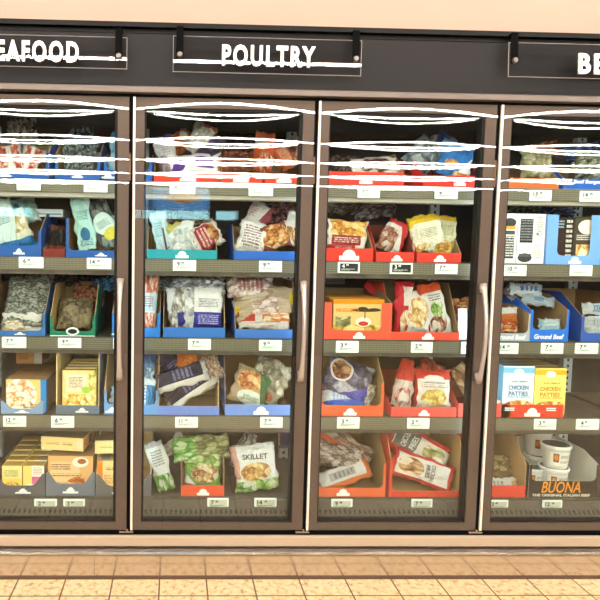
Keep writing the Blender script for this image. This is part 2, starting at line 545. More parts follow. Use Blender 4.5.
# ================================================================== HEADER SIGNS
def sign(px0, px1, py0, py1, text, tx0, tx1, ty0, ty1, label, br, tilt=0, prefix=0):
    Y = -.05
    p0, p1 = at(px0, py1, Y), at(px1, py0, Y)
    zc0 = at((px0+px1)/2, py1, Y).z; zc1 = at((px0+px1)/2, py0, Y).z
    e = tag(empty('category_sign', ((p0.x+p1.x)/2, Y, zc0)), label, 'sign', 'category signs on the header')
    hw, h = (p1.x-p0.x)/2, zc1-zc0
    bm = bmesh.new(); box(bm, -hw, hw, -.002, .002, 0, h)
    pn = bm_obj('panel', bm, M_ACRYL, e)
    bm = bmesh.new()
    for q in ((-hw, hw, .0, .0014), (-hw, hw, h-.0014, h), (-hw-.0008, -hw+.0008, 0, h), (hw-.0008, hw+.0008, 0, h)): box(bm, q[0], q[1], -.0025, .0025, q[2], q[3])
    bm_obj('panel_edge', bm, solid('#8d8784', .3), e)
    a, b = at(tx0, (ty0+ty1)/2, Y), at(tx1, (ty0+ty1)/2, Y)
    hh = at((tx0+tx1)/2, ty0, Y).z - at((tx0+tx1)/2, ty1, Y).z
    wd = b.x-a.x
    cap = hh/.68
    text_mesh(text, cap, M_SIGNW, e, 'lettering', ((a.x+b.x)/2-e.location.x, -.006, (a.z+b.z)/2-zc0), width=wd, depth=.003, bold=.0034)
    for bx in br:
        q = at(bx, py0, Y)
        x = q.x-e.location.x
        bm = bmesh.new()
        box(bm, x-.014, x+.014, -.008, -.003, h-.085, h+.036)
        box(bm, x-.014, x+.014, -.008, .037, h+.030, h+.036)
        k = bm_obj('bracket', bm, M_BLACK, e)
        bm = bmesh.new()
        bmesh.ops.create_cone(bm, cap_ends=True, segments=14, radius1=.012, radius2=.009, depth=.012, matrix=Matrix.Translation((x, -.012, h-.075)) @ Matrix.Rotation(pi/2, 4, 'X'))
        bm_obj('bolt', bm, solid('#6b6461', .35, .6), k)
    e.rotation_euler = (tilt, 0, 0)
    return e
nW = NT('sign_letters'); nW.set((.95, .95, .95, 1), .35); M_SIGNW = nW.m
sign(-62, 127, 35, 67, 'SEAFOOD', -14, 79, 42, 61, 'clear hanging sign reading SEAFOOD in bold white letters', (119, -54), tilt=-.0105)
sign(173, 362, 38, 74, 'POULTRY', 222, 315, 47, 66, 'clear hanging sign reading POULTRY in bold white letters', (180, 356), tilt=-.0112)
sign(508, 697, 44, 79, 'BEEF', 578, 632, 55, 74, 'clear hanging sign reading BEEF in bold white letters', (515, 690), tilt=-.06)

# ================================================================== STOCK BUILDERS
YF = .126                                     # front plane of the trays
KRAFT = '#a98a62'
RED = '#de4029'
def emblem_bm(bm, x, z, wd, h, y):
    pts = [(x-wd/2, z), (x+wd/2, z), (x+wd/2, z+h*.42)]
    for i in range(9):
        t = pi*i/8
        pts.append((x+wd*.33*cos(t), z+h*.42+h*.58*sin(t)))
    pts.append((x-wd/2, z+h*.42))
    prism_xz(bm, pts, y-.0008, y)

TRAYS = []
def tray(label, px0, px1, sh, hf, hs, d=.36, col='#e8503c', inner=KRAFT, style='low', hc=None, emb=True, embx=None, embw=15, slope=.35, group='display trays', left=True, right=True, Y=YF, back=True, inset=.011):
    """cardboard display tray; hf front lip, hc corner and hs rear heights in photo pixels"""
    z = SZ[sh]
    py = 250
    mid = [180, 260, 339, 416, 497][sh]
    x0, x1 = at(px0, mid, Y).x, at(px1, mid, Y).x
    k = (at(300, mid, Y).x-at(200, mid, Y).x)/100
    hf, hs = hf*k, hs*k
    hc = hc*k if hc else hf
    wd = x1-x0; t = .003
    e = tag(empty('display_tray', ((x0+x1)/2, Y, z)), label, 'tray', group)
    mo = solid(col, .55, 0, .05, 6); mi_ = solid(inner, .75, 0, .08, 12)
    bm = bmesh.new()
    h = wd/2
    if style == 'notch':
        m = min(inset, wd*.2); r = min(.02, wd*.15, hc-hf)
        pts = [(-h, 0), (h, 0), (h, hc), (h-m, hc), (h-m, hf+r), (h-m-r*.3, hf+r*.3), (h-m-r, hf), (-h+m+r, hf), (-h+m+r*.3, hf+r*.3), (-h+m, hf+r), (-h+m, hc), (-h, hc)]
    elif style == 'vee':
        q = wd*.2
        pts = [(-h, 0), (h, 0), (h, hc), (h-q*.25, hc), (h-q, hf+.006), (h-q*1.4, hf), (-h+q*1.4, hf), (-h+q, hf+.006), (-h+q*.25, hc), (-h, hc)]
    else:
        pts = [(-h, 0), (h, 0), (h, hf), (-h, hf)]
    prism_xz(bm, pts, 0, t, 0, 1)
    bmf = [f for f in bm.faces if abs(f.normal.y) < .5]
    s0 = hc
    side = [(t, 0), (d, 0), (d, hs), (d*slope, hs), (t, s0)]
    if left: prism_yz(bm, side, -h, -h+t, 0, 1)
    if right: prism_yz(bm, side, h-t, h, 1, 0)
    box(bm, -h+t, h-t, t, d, 0, t, 1)
    if back: box(bm, -h+t, h-t, d-t, d, t, hs, 1)
    body = bm_obj('tray_body', bm, [mo, mi_], e)
    TRAYS.append((z, x0+t, x1-t, hc, hs, Y, d))
    if emb:
        ex = 0 if embx is None else at(embx, mid, Y).x-e.location.x
        bm = bmesh.new(); ew = embw*k
        
        if group in ('blue seafood trays', 'carton trays', 'deck trays') and col not in (RED, '#e0512c'):
            box(bm, ex-ew*.42, ex+ew*.42, -.0008, 0, hf*.2, hf*.36); emblem_bm(bm, ex, hf*.38, ew*.45, min(hf*.34, ew*.3), 0)
        else: emblem_bm(bm, ex, hf*.08, ew, min(hf*.82, ew*.55), 0)
        bm_obj('emblem', bm, M_WHITE, e)
    return e

def pillow(w, h, t, seed=0, seal=.055, wr=1.0, sag=.15, bend=0., waist=.06, nu=18, nv=24, tieness=0):
    """returns a front-surface function and the finished pillow-bag mesh; base of the bag at z=0"""
    rnd = random.Random(seed)
    off = Vector((rnd.random()*50, rnd.random()*50, rnd.random()*50))
    def hwid(v):
        q = w/2*(1-waist*(1-v*v))
        if tieness: q *= 1-tieness*max(0, v)**1.2
        return q
    def pt(u, v, side):
        vv = min(1, abs(v)/(1-seal*2))
        pr = (max(0, 1-abs(u)**2.4)**.5)*(max(0, 1-vv**3.2)**.62)*(1-sag*v)
        x, z = u*hwid(v), v*h/2
        nz = noise.noise(Vector((x*16, z*13, side*3))+off)*.015+noise.noise(Vector((x*42, z*34, side*7))+off)*.0055
        rad = noise.noise(Vector((math.atan2(u, 1.15-abs(v))*6, side*9, v*.8))+off)*.009
        y = -side*t/2*pr + (nz+rad)*wr*min(1, pr*1.7+.12)
        e = noise.noise(Vector((v*3.1, u*2.2, 5))+off)*.012*wr
        x += e*abs(u)**3; z += noise.noise(Vector((u*3.3, v*2, 9))+off)*.010*wr*abs(v)**3
        y += bend*v*v*h + .4*bend*u*u*w
        return Vector((x, y, z+h/2))
    bm = bmesh.new(); uvl = bm.loops.layers.uv.new('UVMap')
    g = {}
    for s in (1, -1):
        for j in range(nv+1):
            for i in range(nu+1):
                u, v = 2*i/nu-1, 2*j/nv-1
                edge = i in (0, nu) or j in (0, nv)
                if s == -1 and edge: g[s, i, j] = g[1, i, j]
                else: g[s, i, j] = bm.verts.new(pt(u, v, s))
    for s in (1, -1):
        for j in range(nv):
            for i in range(nu):
                ids = [(i, j), (i+1, j), (i+1, j+1), (i, j+1)]
                if s == -1: ids = ids[::-1]
                f = bm.faces.new([g[s, a, b] for a, b in ids])
                f.smooth = True
                for l, (a, b) in zip(f.loops, ids): l[uvl].uv = (a/nu, b/nv)
    me = bpy.data.meshes.new('bag')
    bm.normal_update()
    bm.to_mesh(me); bm.free()
    return me, lambda x, z: pt(max(-1, min(1, x/hwid(2*z/h-1))), max(-1, min(1, 2*z/h-1)), 1)

BAGN = [0]
def bag(label, cx, cy, wpx, hpx, Y, mat, roll=0, lean=12, yaw=0, t=.075, group='bagged goods on the shelves', name='food_bag', cat='bag', wr=1.0, sag=.15, bend=0., words=(), tie=0, waist=.06, seed=None):
    BAGN[0] += 1
    k = (at(cx+50, cy, Y).x-at(cx-50, cy, Y).x)/100
    f_ = 1/max(.35, cos(radians(lean)))-1
    w, h = wpx*k*(1+f_*sin(radians(roll))**2), hpx*k*(1+f_*cos(radians(roll))**2)
    me, fr = pillow(w, h, t*.82, BAGN[0] if seed is None else seed, wr=wr, sag=sag, bend=bend, tieness=tie, waist=waist)
    me.materials.append(mat)
    o = link(name, me)
    tag(o, label, cat, group)
    R = Matrix.Rotation(-radians(lean), 3, 'X') @ Matrix.Rotation(radians(roll), 3, 'Y') @ Matrix.Rotation(radians(yaw), 3, 'Z')
    c = at(cx, cy, Y)
    o.location = c - R @ Vector((0, 0, h/2))
    o.rotation_euler = R.to_euler()
    P = [R @ v.co for v in me.vertices]
    below = [z for z in SZ if z < c.z+.01]
    dz = max(0, max(below)+.005-(min(p.z for p in P)+o.location.z))
    dy = max(0, YF+.005-(min(p.y for p in P)+o.location.y))
    o.location += Vector((0, dy, dz))
    for (tz, a, b, hc_, hs_, ty, d_) in TRAYS:
        lo, hi = min(p.x for p in P)+o.location.x, max(p.x for p in P)+o.location.x
        zl = min(p.z for p in P)+o.location.z
        if abs(tz-max(below)) < .01 and a < (lo+hi)/2 < b and zl < tz+hc_ and min(p.y for p in P)+o.location.y < ty+d_*.7:
            q = 1.0
            if hi-lo > b-a-.006: q = max(.86, (b-a-.006)/(hi-lo))
            lo2, hi2 = o.location.x+(lo-o.location.x)*q, o.location.x+(hi-o.location.x)*q
            dx = max(0, a+.003-lo2) or min(0, b-.003-hi2)
            o.scale = (q, q, q)
            o.location += Vector((max(-.03, min(.03, dx)), 0, 0))
            break
    for (s, u, v, size, wd, colr, ang) in words:
        def warp(p, ang=ang, u=u, v=v):
            ca, sa = cos(radians(ang)), sin(radians(ang))
            x, z = p.x*ca+p.z*sa + (u-.5)*w, -p.x*sa+p.z*ca + v*h
            q = fr(x, z)
            return Vector((x, q.y-.002+p.y*.5, z))
        text_mesh(s, size*h, solid(colr, .5), o, 'lettering', (0, 0, 0), width=wd*w, depth=.0004, bold=size*h*.02, warp=warp)
    return o

def carton_mesh(w, d, h, mats):
    """mats: front, side, top ; origin at the base centre of the front face"""
    bm = bmesh.new()
    fs = box(bm, -w/2, w/2, 0, d, 0, h)
    uvl = bm.loops.layers.uv.new('UVMap')
    for f, mi in zip(fs, (2, 2, 0, 1, 1, 1)):
        f.material_index = mi
        for l in f.loops:
            c = l.vert.co
            if mi == 0: l[uvl].uv = (c.x/w+.5, c.z/h)
            elif mi == 1: l[uvl].uv = (c.y/d, c.z/h)
            else: l[uvl].uv = (c.x/w+.5, c.y/d)
    bmesh.ops.bevel(bm, geom=bm.edges[:], offset=.0012, segments=1, affect='EDGES')
    me = bpy.data.meshes.new('carton')
    bm.to_mesh(me); bm.free()
    for m in mats: me.materials.append(m)
    return me

def carton(label, px0, px1, py0, py1, Y, d, mats, group='cartons in the freezer', z=None, yaw=0, words=(), lean=0, emb=None):
    a, b = at(px0, (py0+py1)/2, Y), at(px1, (py0+py1)/2, Y)
    c0 = at((px0+px1)/2, py1, Y); c1 = at((px0+px1)/2, py0, Y)
    w, h = b.x-a.x, c1.z-c0.z
    o = link('food_carton', carton_mesh(w, d, h, mats))
    tag(o, label, 'box', group)
    o.location = ((a.x+b.x)/2, Y, c0.z if z is None else z)
    o.rotation_euler = (-radians(lean), 0, radians(yaw))
    for (s, u, v, size, wd, colr) in words:
        text_mesh(s, size*h, solid(colr, .5), o, 'lettering', ((u-.5)*w, -.0012, v*h), width=wd*w, depth=.0004, bold=size*h*.018)
    if emb:
        bm = bmesh.new(); emblem_bm(bm, (emb[0]-.5)*w, emb[1]*h, emb[2]*w, emb[3]*h, -.0008); bm_obj('emblem', bm, M_WHITE, o)
    return o

def copy_thing(o, label, loc):
    c = o.copy(); C.objects.link(c); c.location = loc; c['label'] = label
    for ch in o.children:
        d = ch.copy(); C.objects.link(d); d.parent = c
    return c

def price_tag(label, px0, px1, py0, py1, price, dark=False, deck=False):
    Y = .103 if not deck else .098
    c = at((px0+px1)/2, (py0+py1)/2, Y)
    k = (at(300, c.z and 300, Y).x-at(200, 300, Y).x)/100
    w, h = (px1-px0)*k, (py1-py0)*k
    e = tag(empty('price_label', (c.x, Y, c.z)), label, 'price label', 'electronic price labels on the shelf edges')
    bm = bmesh.new(); fs = box(bm, -w/2, w/2, 0, .007, -h/2, h/2)
    bmesh.ops.bevel(bm, geom=bm.edges[:], offset=.0015, segments=2, affect='EDGES')
    bm_obj('casing', bm, solid('#eef4ef', .4, 0, .02), e)
    bm = bmesh.new(); box(bm, -w*.41, w*.41, -.0008, .001, -h*.36, h*.36)
    bm_obj('screen', bm, solid('#2a2f30' if dark else ('#c9cbb8' if deck else '#e6f2ec'), .35, 0, .02), e)
    ink = solid('#e8eeea', .5) if dark else M_INK
    if price:
        text_mesh(price[0], h*.5, ink, e, 'price', (-w*.26, -.0012, h*.14), depth=.0003, bold=.0006)
        text_mesh(price[1], h*.24, ink, e, 'price', (-w*.26+h*.2+h*.16*len(price[0]), -.0012, h*.22), depth=.0003, bold=.0004)
    bm = bmesh.new()
    box(bm, -w*.36, w*.28, -.0012, -.0004, -h*.15, -h*.12); box(bm, -w*.36, w*.05, -.0012, -.0004, -h*.24, -h*.21)
    bm_obj('fine_print', bm, ink, e)
    return e

# ================================================================== BAY UNDER THE SEAFOOD SIGN
SEA = '#2a5aa2'
def clear(c1, c2, c3, sc=7.0, seed=0, *layers):
    return printed(c2, ('foodrect', -1, 2, -1, 2, c1, c2, c3, sc*1.7), *layers, rough=.22, seed=seed)

G1 = 'blue seafood trays'
tray('blue tray of shrimp packs, leftmost on the top seafood shelf', -32, 49, 0, 9, 46, col=SEA, group=G1, style='notch', hc=26, embx=5)
tray('blue notched tray with dark fish packs, middle of the top seafood shelf', 55, 100, 0, 9, 40, col=SEA, group=G1, style='notch', hc=24, embw=13)
tray('blue tray behind the door stiles between seafood and poultry, top shelf', 104, 152, 0, 10, 30, col=SEA, group=G1, style='notch', hc=22, embx=108)
shr = printed('#d8cfc9', ('foodrect', 0, 1, .1, .9, '#b7391f', '#e06a3a', '#f3e6de', 5.0), ('rect', .05, .95, .42, .6, '#f4f0ea'))
bag('orange and white shrimp pack lying in the leftmost blue top tray', 10, 163, 34, 26, .19, shr, 75, 30, t=.05)
bag('red and white shrimp pack leaning right in the leftmost blue top tray', 30, 160, 30, 22, .20, shr, 110, 25, t=.05)
bag('clear grey fish pack on top behind the shrimp packs, top seafood shelf', 22, 140, 50, 30, .32, clear('#3a3836', '#77736c', '#b9b4a8', 6.0, 2), 85, 20, t=.07)
bag('dark grey fish pack heaped at the far left of the top seafood shelf', -1, 150, 30, 30, .34, clear('#2d2b2a', '#5d5954', '#a29c92', 6.0, 3), 60, 20, t=.07)
for i, (x, sd) in enumerate(((66, 4), (77, 5), (88, 6))):
    bag(('left', 'middle', 'right')[i]+' one of three dark fish packs upright in the notched top tray', x, 157, 17, 34, .20+.02*i, clear('#252a2c', '#5a6669', '#a8b2b2', 6.0, sd), (-6, 3, 7)[i], 14, t=.05, group='dark fish packs in the notched tray')
bag('grey frosty pack at the back of the notched top seafood tray', 78, 147, 44, 26, .36, clear('#20262b', '#4d6470', '#96a9b0', 5.0, 7), 88, 20, t=.08)
bag('pale blue fish bag upright beside the door stile on the top seafood shelf', 114, 153, 24, 42, .19, printed('#8fc8e4', ('foodrect', .3, 1, 0, .35, '#b98a77', '#d7b9a8', '#eee3dc', 6.0), ('rect', 0, 1, .75, 1, '#2f8fd0'), ('text', .1, .8, .45, .68, '#2a5a86', 4.0)), 6, 14)

tray('blue notched tray of white fillet bags, leftmost on the second seafood shelf', -28, 41, 1, 11, 44, col=SEA, group=G1, style='notch', hc=26, embx=19, embw=13)
tray('low dark red tray between two blue trays on the second seafood shelf', 43, 65, 1, 8, 16, col='#7a2f26', group=G1, emb=False)
tray('blue notched tray with an aqua bag, right end of the second seafood shelf', 66, 134, 1, 7, 40, col=SEA, group=G1, style='notch', hc=38, embx=101, embw=14)
aq = printed('#bfeee6', ('tri', .6, .5, .93, '#e8fbf6'), ('text', .2, .8, .55, .75, '#3d8d8c', 4.0), ('ell', .5, .3, .28, .12, '#2f7fae'), ('text', .15, .85, .08, .22, '#2b5e88', 3.0))
bag('white fillet bag leaning left in the leftmost blue tray, second seafood shelf', 6, 226, 22, 54, .18, printed('#dff4f0', ('text', .15, .8, .5, .75, '#5f8d95', 4.0), ('rect', 0, 1, .0, .18, '#2c7fc0')), -16, 12)
bag('cream and blue fillet bag crossing the front of the leftmost blue tray', 21, 229, 20, 44, .20, printed('#ece9d4', ('foodrect', .15, .85, .4, .8, '#b59a5c', '#e2d5a0', '#f6f2e2', 5.0), ('rect', 0, 1, 0, .24, '#1f79bd')), -24, 14)
bag('pale aqua fillet bag lying across behind the cream bag, second seafood shelf', 24, 211, 30, 26, .30, aq, 70, 20)
bag('tall pale aqua bag leaning at the left of the blue notched tray', 77, 224, 19, 54, .18, aq, -11, 9, t=.05)
bag('clear fillet bag with white label and yellow corner beside the aqua bag', 103, 224, 30, 54, .215, printed('#4c5550', ('foodrect', -1, 2, -1, 2, '#232724', '#59635c', '#8f9a92', 4.0), ('ell', .52, .46, .36, .22, '#d9efe6'), ('text', .28, .75, .38, .54, '#3d6f75', 3.0), ('ell', .62, .24, .3, .11, '#e2d64a')), -30, 14)
bag('dark bag of mussels standing in the low dark red tray', 54, 237, 22, 32, .19, printed('#15110f', ('rect', 0, 1, 0, .22, '#8e3b2b'), ('foodrect', 0, 1, .8, 1, '#33150f', '#5a2b23', '#8e5a4e', 6.0)), 2, 12)
carton('white box standing in for a rail mirrored in the glass, second seafood shelf', 33, 63, 209, 217, .30, .2, [printed('#e9f1f2', ('rect', .1, .95, .3, .45, '#5a7fae'), film=False), solid('#cfd8da'), solid('#3b3431')], z=None)  # reflection of an opposite rail, modelled as a solid box on the shelf

tray('blue notched tray stacked with sealed fish packs on the third seafood shelf', -14, 45, 2, 5, 50, col='#3f6fb0', group=G1, style='notch', hc=22, embx=20, embw=13, inner='#b79b76')
tray('green tray with round white crest and tall kraft sides', 50, 95, 2, 5, 50, col='#1f7a5c', style='notch', hc=20, group='seafood trays', emb=False, inner='#b09262')
tray('blue tray behind the seafood door handle on the third shelf', 112, 160, 2, 9, 40, col='#2f78c4', group=G1, style='notch', hc=24, embx=118)
for i in range(6):
    y = 324-i*8
    m = clear('#55564c', '#85877a', '#b9baac', 5.0, 10+i) if i else printed('#f2efe6', ('foodrect', .25, .95, 0, .6, '#c79558', '#efdcb8', '#fbf6ea', 6.0))
    bag(('lowest', 'second', 'third', 'fourth', 'fifth', 'topmost')[i]+' sealed fish pack of the stack in the blue third-shelf tray', 22+i*1.5, y, 18 if i else 20, 40, .17+.02*i, m, 90-2*i+(i % 2)*5, 42 if i else 12, t=.035, group='sealed fish packs in a stack', sag=0)
bag('pinkish shrimp bag at the back left of the third seafood shelf', 40, 277, 14, 38, .50, clear('#5d3a38', '#b58880', '#e5cfc4', 6.0, 18), 84, 10)
bag('dark grey bag at the back between the trays, third seafood shelf', 70, 278, 18, 36, .50, clear('#1f2024', '#3e3f47', '#74757c', 6.0, 19), 70, 10)
bag('reddish brown salmon pack at the back of the green tray', 88, 297, 26, 30, .36, clear('#5c2c1c', '#a0563a', '#b98a72', 4.0, 20), 90, 25, t=.06)
bag('clear brownish pack filling the front of the green tray', 71, 313, 30, 34, .25, clear('#5f513c', '#8d7c5d', '#a89a78', 2.0, 21), 90, 40, t=.05)
bag('crumpled blue bag heaped at the back right of the third seafood shelf', 107, 284, 16, 28, .40, clear('#123c6b', '#2d7fc2', '#7cc0ea', 4.0, 22), 82, 12, wr=1.6)
bag('white bag with blue print standing beside the seafood door handle', 116, 304, 15, 34, .17, printed('#eef7f6', ('text', .2, .8, .4, .7, '#3f7f86', 3.0), ('rect', 0, 1, 0, .1, '#2f78c4')), -8, 8, t=.05)
bag('pink and white shrimp bag left end of the third poultry shelf', 150, 312, 19, 60, .18, printed('#e6eef0', ('foodrect', 0, 1, .66, 1, '#b85c3a', '#e59a78', '#f3ddd0', 5.0), ('rect', 0, 1, .36, .66, '#bfe4ee'), ('foodrect', .1, .9, .05, .34, '#c5533a', '#e99b80', '#f7e0d4', 6.0), ('text', .2, .8, .42, .6, '#c23d4a', 3.0)), 2, 8)
bag('clear bag with pale blue top beside the pink shrimp bag', 164, 284, 16, 26, .34, clear('#66777b', '#a9c0c2', '#dfeceb', 5.0, 23), 80, 14)

# cartons on the fourth seafood shelf
SL = '#5e6d80'
tray('steel blue tray with a vee-cut front holding the seafood picture carton', 1, 43, 3, 5, 12, col='#7e9cc4', style='vee', hc=13, group='carton trays', embw=16, emb=True)
tray('slate tray with tall cream sides holding the golden bites carton', 56, 99, 3, 9, 60, col=SL, style='low', group='carton trays', embx=82, embw=15, inner='#e4cf9a', back=False, slope=.02)
tray('blue tray with kraft back panel beside the seafood door handle', 104, 158, 3, 10, 55, col='#5f92c8', style='notch', hc=24, group='carton trays', embx=112, inner='#b09068')
KT, KS = solid('#a97c46', .6, 0, .1), solid('#b58a55', .6, 0, .1)
carton('carton with pale fried seafood picture and blue side stripe', 6, 46, 374, 407, .135, .34, [printed('#f0c777', ('food', .35, .52, .42, .5, '#c98b4a', '#f4e6c6', '#fdf8ee', 5.0), ('rect', .86, 1, 0, 1, '#2f86cb'), ('text', .42, .84, .12, .26, '#5b3a1c', 2.0), film=False), printed('#9b7650', ('rect', .0, .12, 0, 1, '#2f86cb'), film=False), printed('#a67c4b', ('rect', .05, .95, .55, .6, '#7a5632'), ('text', .7, .95, .1, .9, '#c9a878', 5.0), film=False)], z=SZ[3]+.004)
carton('small brown carton lying at the back above the seafood picture carton', 16, 42, 350, 362, .40, .18, [printed('#b67a3f', ('text', .1, .5, .3, .7, '#6b3f1c', 2.0), ('rect', .7, 1, 0, 1, '#c9c1b4'), film=False), KS, solid('#8d6a43')], z=SZ[3]+.17)
gb = [printed('#f2d493', ('foodrect', 0, 1, .0, .44, '#b97e2c', '#efc667', '#fdedb4', 4.5), ('foodrect', .78, 1, .44, 1, '#8c9c35', '#e4c873', '#f3e2a0', 4.0), ('rect', .12, .72, .5, .9, '#f6e8c8'), ('ell', .7, .54, .13, .085, '#9ccb45'), ('text', .18, .6, .56, .84, '#7a5a30', 5.0), film=False), printed('#d8c07c', film=False), printed('#b8a56b', ('text', .1, .9, .1, .9, '#7d6a3c', 6.0), film=False)]
o = carton('tall golden bites carton with green badge, front of the slate tray', 62, 96, 364, 406, .135, .055, gb, z=SZ[3]+.004, lean=4)
for i in range(4): copy_thing(o, ('second', 'third', 'fourth', 'rearmost')[i]+' golden bites carton behind the front one in the slate tray', o.location+Vector((0, .065*(i+1), 0)))
bag('light blue pack in the tray beside the seafood door handle, fourth shelf', 118, 402, 16, 22, .18, printed('#a9d6ee', ('text', .2, .8, .3, .7, '#f6fbfd', 3.0)), 4, 10, t=.04)
bag('glossy blue fish bag at the left end of the fourth poultry shelf', 149, 372, 20, 44, .22, printed('#4f7fa6', ('foodrect', 0, 1, 0, .6, '#374f63', '#7da3bb', '#c9dce4', 4.0), ('rect', 0, 1, .7, 1, '#2a5d92')), 4, 10)
bag('white and sky blue pack standing low at the left end, fourth poultry shelf', 147, 400, 17, 32, .165, printed('#e9f4fa', ('rect', .45, 1, .1, .8, '#3f9bdc'), ('text', .1, .5, .3, .8, '#2c6ea6', 3.0)), 3, 8, t=.05)

# deck
SLT = '#5b5a60'
tray('dark slate tray of two columns of yellow cartons on the seafood deck', -6, 45, 4, 10, 24, col=SLT, style='vee', hc=22, group='deck trays', embw=18, embx=23)
tray('slate tray with scooped corners holding the croissant picture carton', 46, 95, 4, 12, 26, col='#6f7582', style='vee', hc=24, group='deck trays', embw=18)
tray('slate tray beside the lower door stile holding an orange-edged carton', 96, 151, 4, 10, 60, col='#6d6a6c', style='vee', hc=22, group='deck trays', embx=118, embw=14, inner='#e6c88c')
yc = [printed('#f6d25c', ('rect', 0, 1, .55, 1, '#f4df92'), ('food', .5, .22, .42, .22, '#b97524', '#eaa94a', '#f8dc9a', 4.0), ('text', .1, .8, .6, .86, '#7d8a4a', 4.0), film=False), solid('#c79a4a'), printed('#d7a749', ('text', .1, .9, .1, .9, '#8b6428', 3.0), film=False)]
yc2 = [printed('#f7d877', ('rect', .42, 1, .62, 1, '#f8f2e2'), ('rect', .42, .9, .26, .62, '#e8679c'), ('ell', .35, .2, .3, .16, '#f6f2e6'), ('text', .46, .9, .66, .95, '#b58a6a', 3.0), film=False), solid('#c79a4a'), printed('#d7a749', ('text', .1, .9, .1, .9, '#8b6428', 3.0), film=False)]
ordn = ('front', 'second', 'third', 'fourth', 'fifth', 'rearmost')
oa = carton(ordn[0]+' yellow carton of the left column in the dark slate tray', 2, 22, 461, 489, .135, .06, yc, z=SZ[4]+.004)
ob = carton(ordn[0]+' yellow carton with pink panel, right column in the dark slate tray', 23, 44, 461, 489, .135, .06, yc2, z=SZ[4]+.004)
for i in range(1, 6):
    copy_thing(oa, ordn[i]+' yellow carton of the left column in the dark slate tray', oa.location+Vector((0, .066*i, .002*i)))
    copy_thing(ob, ordn[i]+' yellow carton of the right column in the dark slate tray', ob.location+Vector((0, .066*i, .002*i)))
tc = [printed('#dfae72', ('rect', .05, .7, .25, .85, '#ecc794'), ('food', .68, .2, .3, .26, '#9c4e1c', '#d17f3c', '#edc38a', 3.0), ('ell', .72, .84, .18, .13, '#f4ead8'), ('ell', .75, .86, .1, .07, '#a9602e'), ('text', .06, .5, .62, .8, '#7a4a22', 2.0), ('text', .08, .75, .44, .54, '#8b5a2c', 1.0), ('text', .1, .45, .1, .3, '#8b5a2c', 3.0), film=False), solid('#b17b40'), printed('#a87f4e', ('text', .1, .9, .5, .9, '#7a5730', 3.0), film=False)]
carton('tan carton with croissant and teacup picture in the scooped slate tray', 48, 93, 451, 489, .135, .19, tc, z=SZ[4]+.004)
lc = [printed('#f3d795', ('text', .12, .45, .35, .6, '#b78b48', 1.0), ('text', .5, .75, .35, .62, '#8a5a26', 1.0), ('rect', .86, .97, .2, .8, '#ded3bd'), film=False), printed('#c88f4e', ('rect', .5, .75, .2, .8, '#5a4230'), film=False), solid('#7d6a48', .5)]
carton('long cream carton lying askew on top of the tan croissant carton', 40, 84, 437, 450, .15, .17, lc, z=SZ[4]+.199, yaw=-9)
carton('orange-edged cream carton in the slate tray beside the lower door stile', 97, 132, 455, 488, .135, .2, [printed('#f3cf8e', ('rect', 0, .16, .3, 1, '#e88a2c'), ('text', .25, .9, .7, .82, '#6a4a2a', 1.0), ('text', .2, .95, .3, .6, '#c9803a', 4.0), film=False), solid('#c18a48'), printed('#c8a670', ('rect', .1, .35, .1, .9, '#8c8478'), film=False)], z=SZ[4]+.004)
carton('cream carton lying on top of the orange-edged carton', 95, 134, 436, 449, .16, .16, lc, z=SZ[4]+.183, yaw=4)

# ================================================================== BAY UNDER THE POULTRY SIGN
RED = '#de4029'
G2 = 'red poultry trays'
tray('red tray under the purple and white bags, left on the top poultry shelf', 154, 220, 0, 8, 30, col=RED, group=G2, embx=188, embw=16)
tray('red tray with an arched white crest, middle of the top poultry shelf', 222, 262, 0, 9, 30, col=RED, group=G2, embx=241)
tray('red tray under the orange bags, right end of the top poultry shelf', 265, 303, 0, 9, 30, col=RED, group=G2, embx=284)
bag('white bag with purple tip leaning left on the top poultry shelf', 161, 157, 21, 44, .19, printed('#e9e4e6', ('rect', 0, 1, .86, 1, '#5a2f8a'), ('rect', 0, .45, 0, .5, '#a98f9c'), ('text', .3, .8, .4, .7, '#b9b2b8', 3.0)), -17, 10)
bag('big white and purple chicken bag lying in front, top poultry shelf', 199, 166, 24, 52, .175, printed('#f1eef0', ('ell', .5, .22, .34, .16, '#5c2d93'), ('rect', .25, .75, .55, .9, '#5a2495'), ('rect', .3, .55, .32, .5, '#ece4e0'), ('text', .34, .66, .6, .85, '#d8c8e8', 3.0)), 84, 28, t=.07)
bag('rust orange bag standing behind the white purple bags', 181, 142, 22, 24, .30, printed('#b4541f', ('ell', .4, .7, .3, .16, '#e8d9c8'), ('foodrect', 0, 1, 0, .4, '#7d3512', '#b95a22', '#d58548', 4.0)), 60, 10)
bag('crumpled clear bag with orange tip atop the heap, top poultry shelf', 202, 139, 25, 32, .25, printed('#dcd6cc', ('foodrect', 0, 1, 0, .8, '#b5ada0', '#dfd9ce', '#fbf9f4', 3.0), ('rect', .4, 1, .82, 1, '#e2652c')), 18, 10, wr=1.6)
bag('black and purple bag tilted right with a white edge, top poultry shelf', 211, 150, 20, 32, .22, printed('#2a1c38', ('tri', -.6, .8, .35, '#38244f'), ('tri', .9, -.4, .62, '#f3f0f2'), ('text', .1, .6, .4, .7, '#8a6cb0', 3.0)), 42, 14, t=.05)
bag('dark red-brown bag lying in the middle tray, top poultry shelf', 240, 161, 24, 36, .21, clear('#3a1710', '#7a3a24', '#a5664a', 4.0, 30), 86, 20)
bag('orange bag with grey label standing upright, top poultry shelf', 264, 152, 21, 40, .20, printed('#cf561d', ('rect', .0, .6, .55, .78, '#8d8079'), ('food', .55, .25, .4, .2, '#6e2a10', '#c9682c', '#efe0d0', 4.0), ('rect', .2, .8, .86, 1, '#b8431a')), 8, 10)
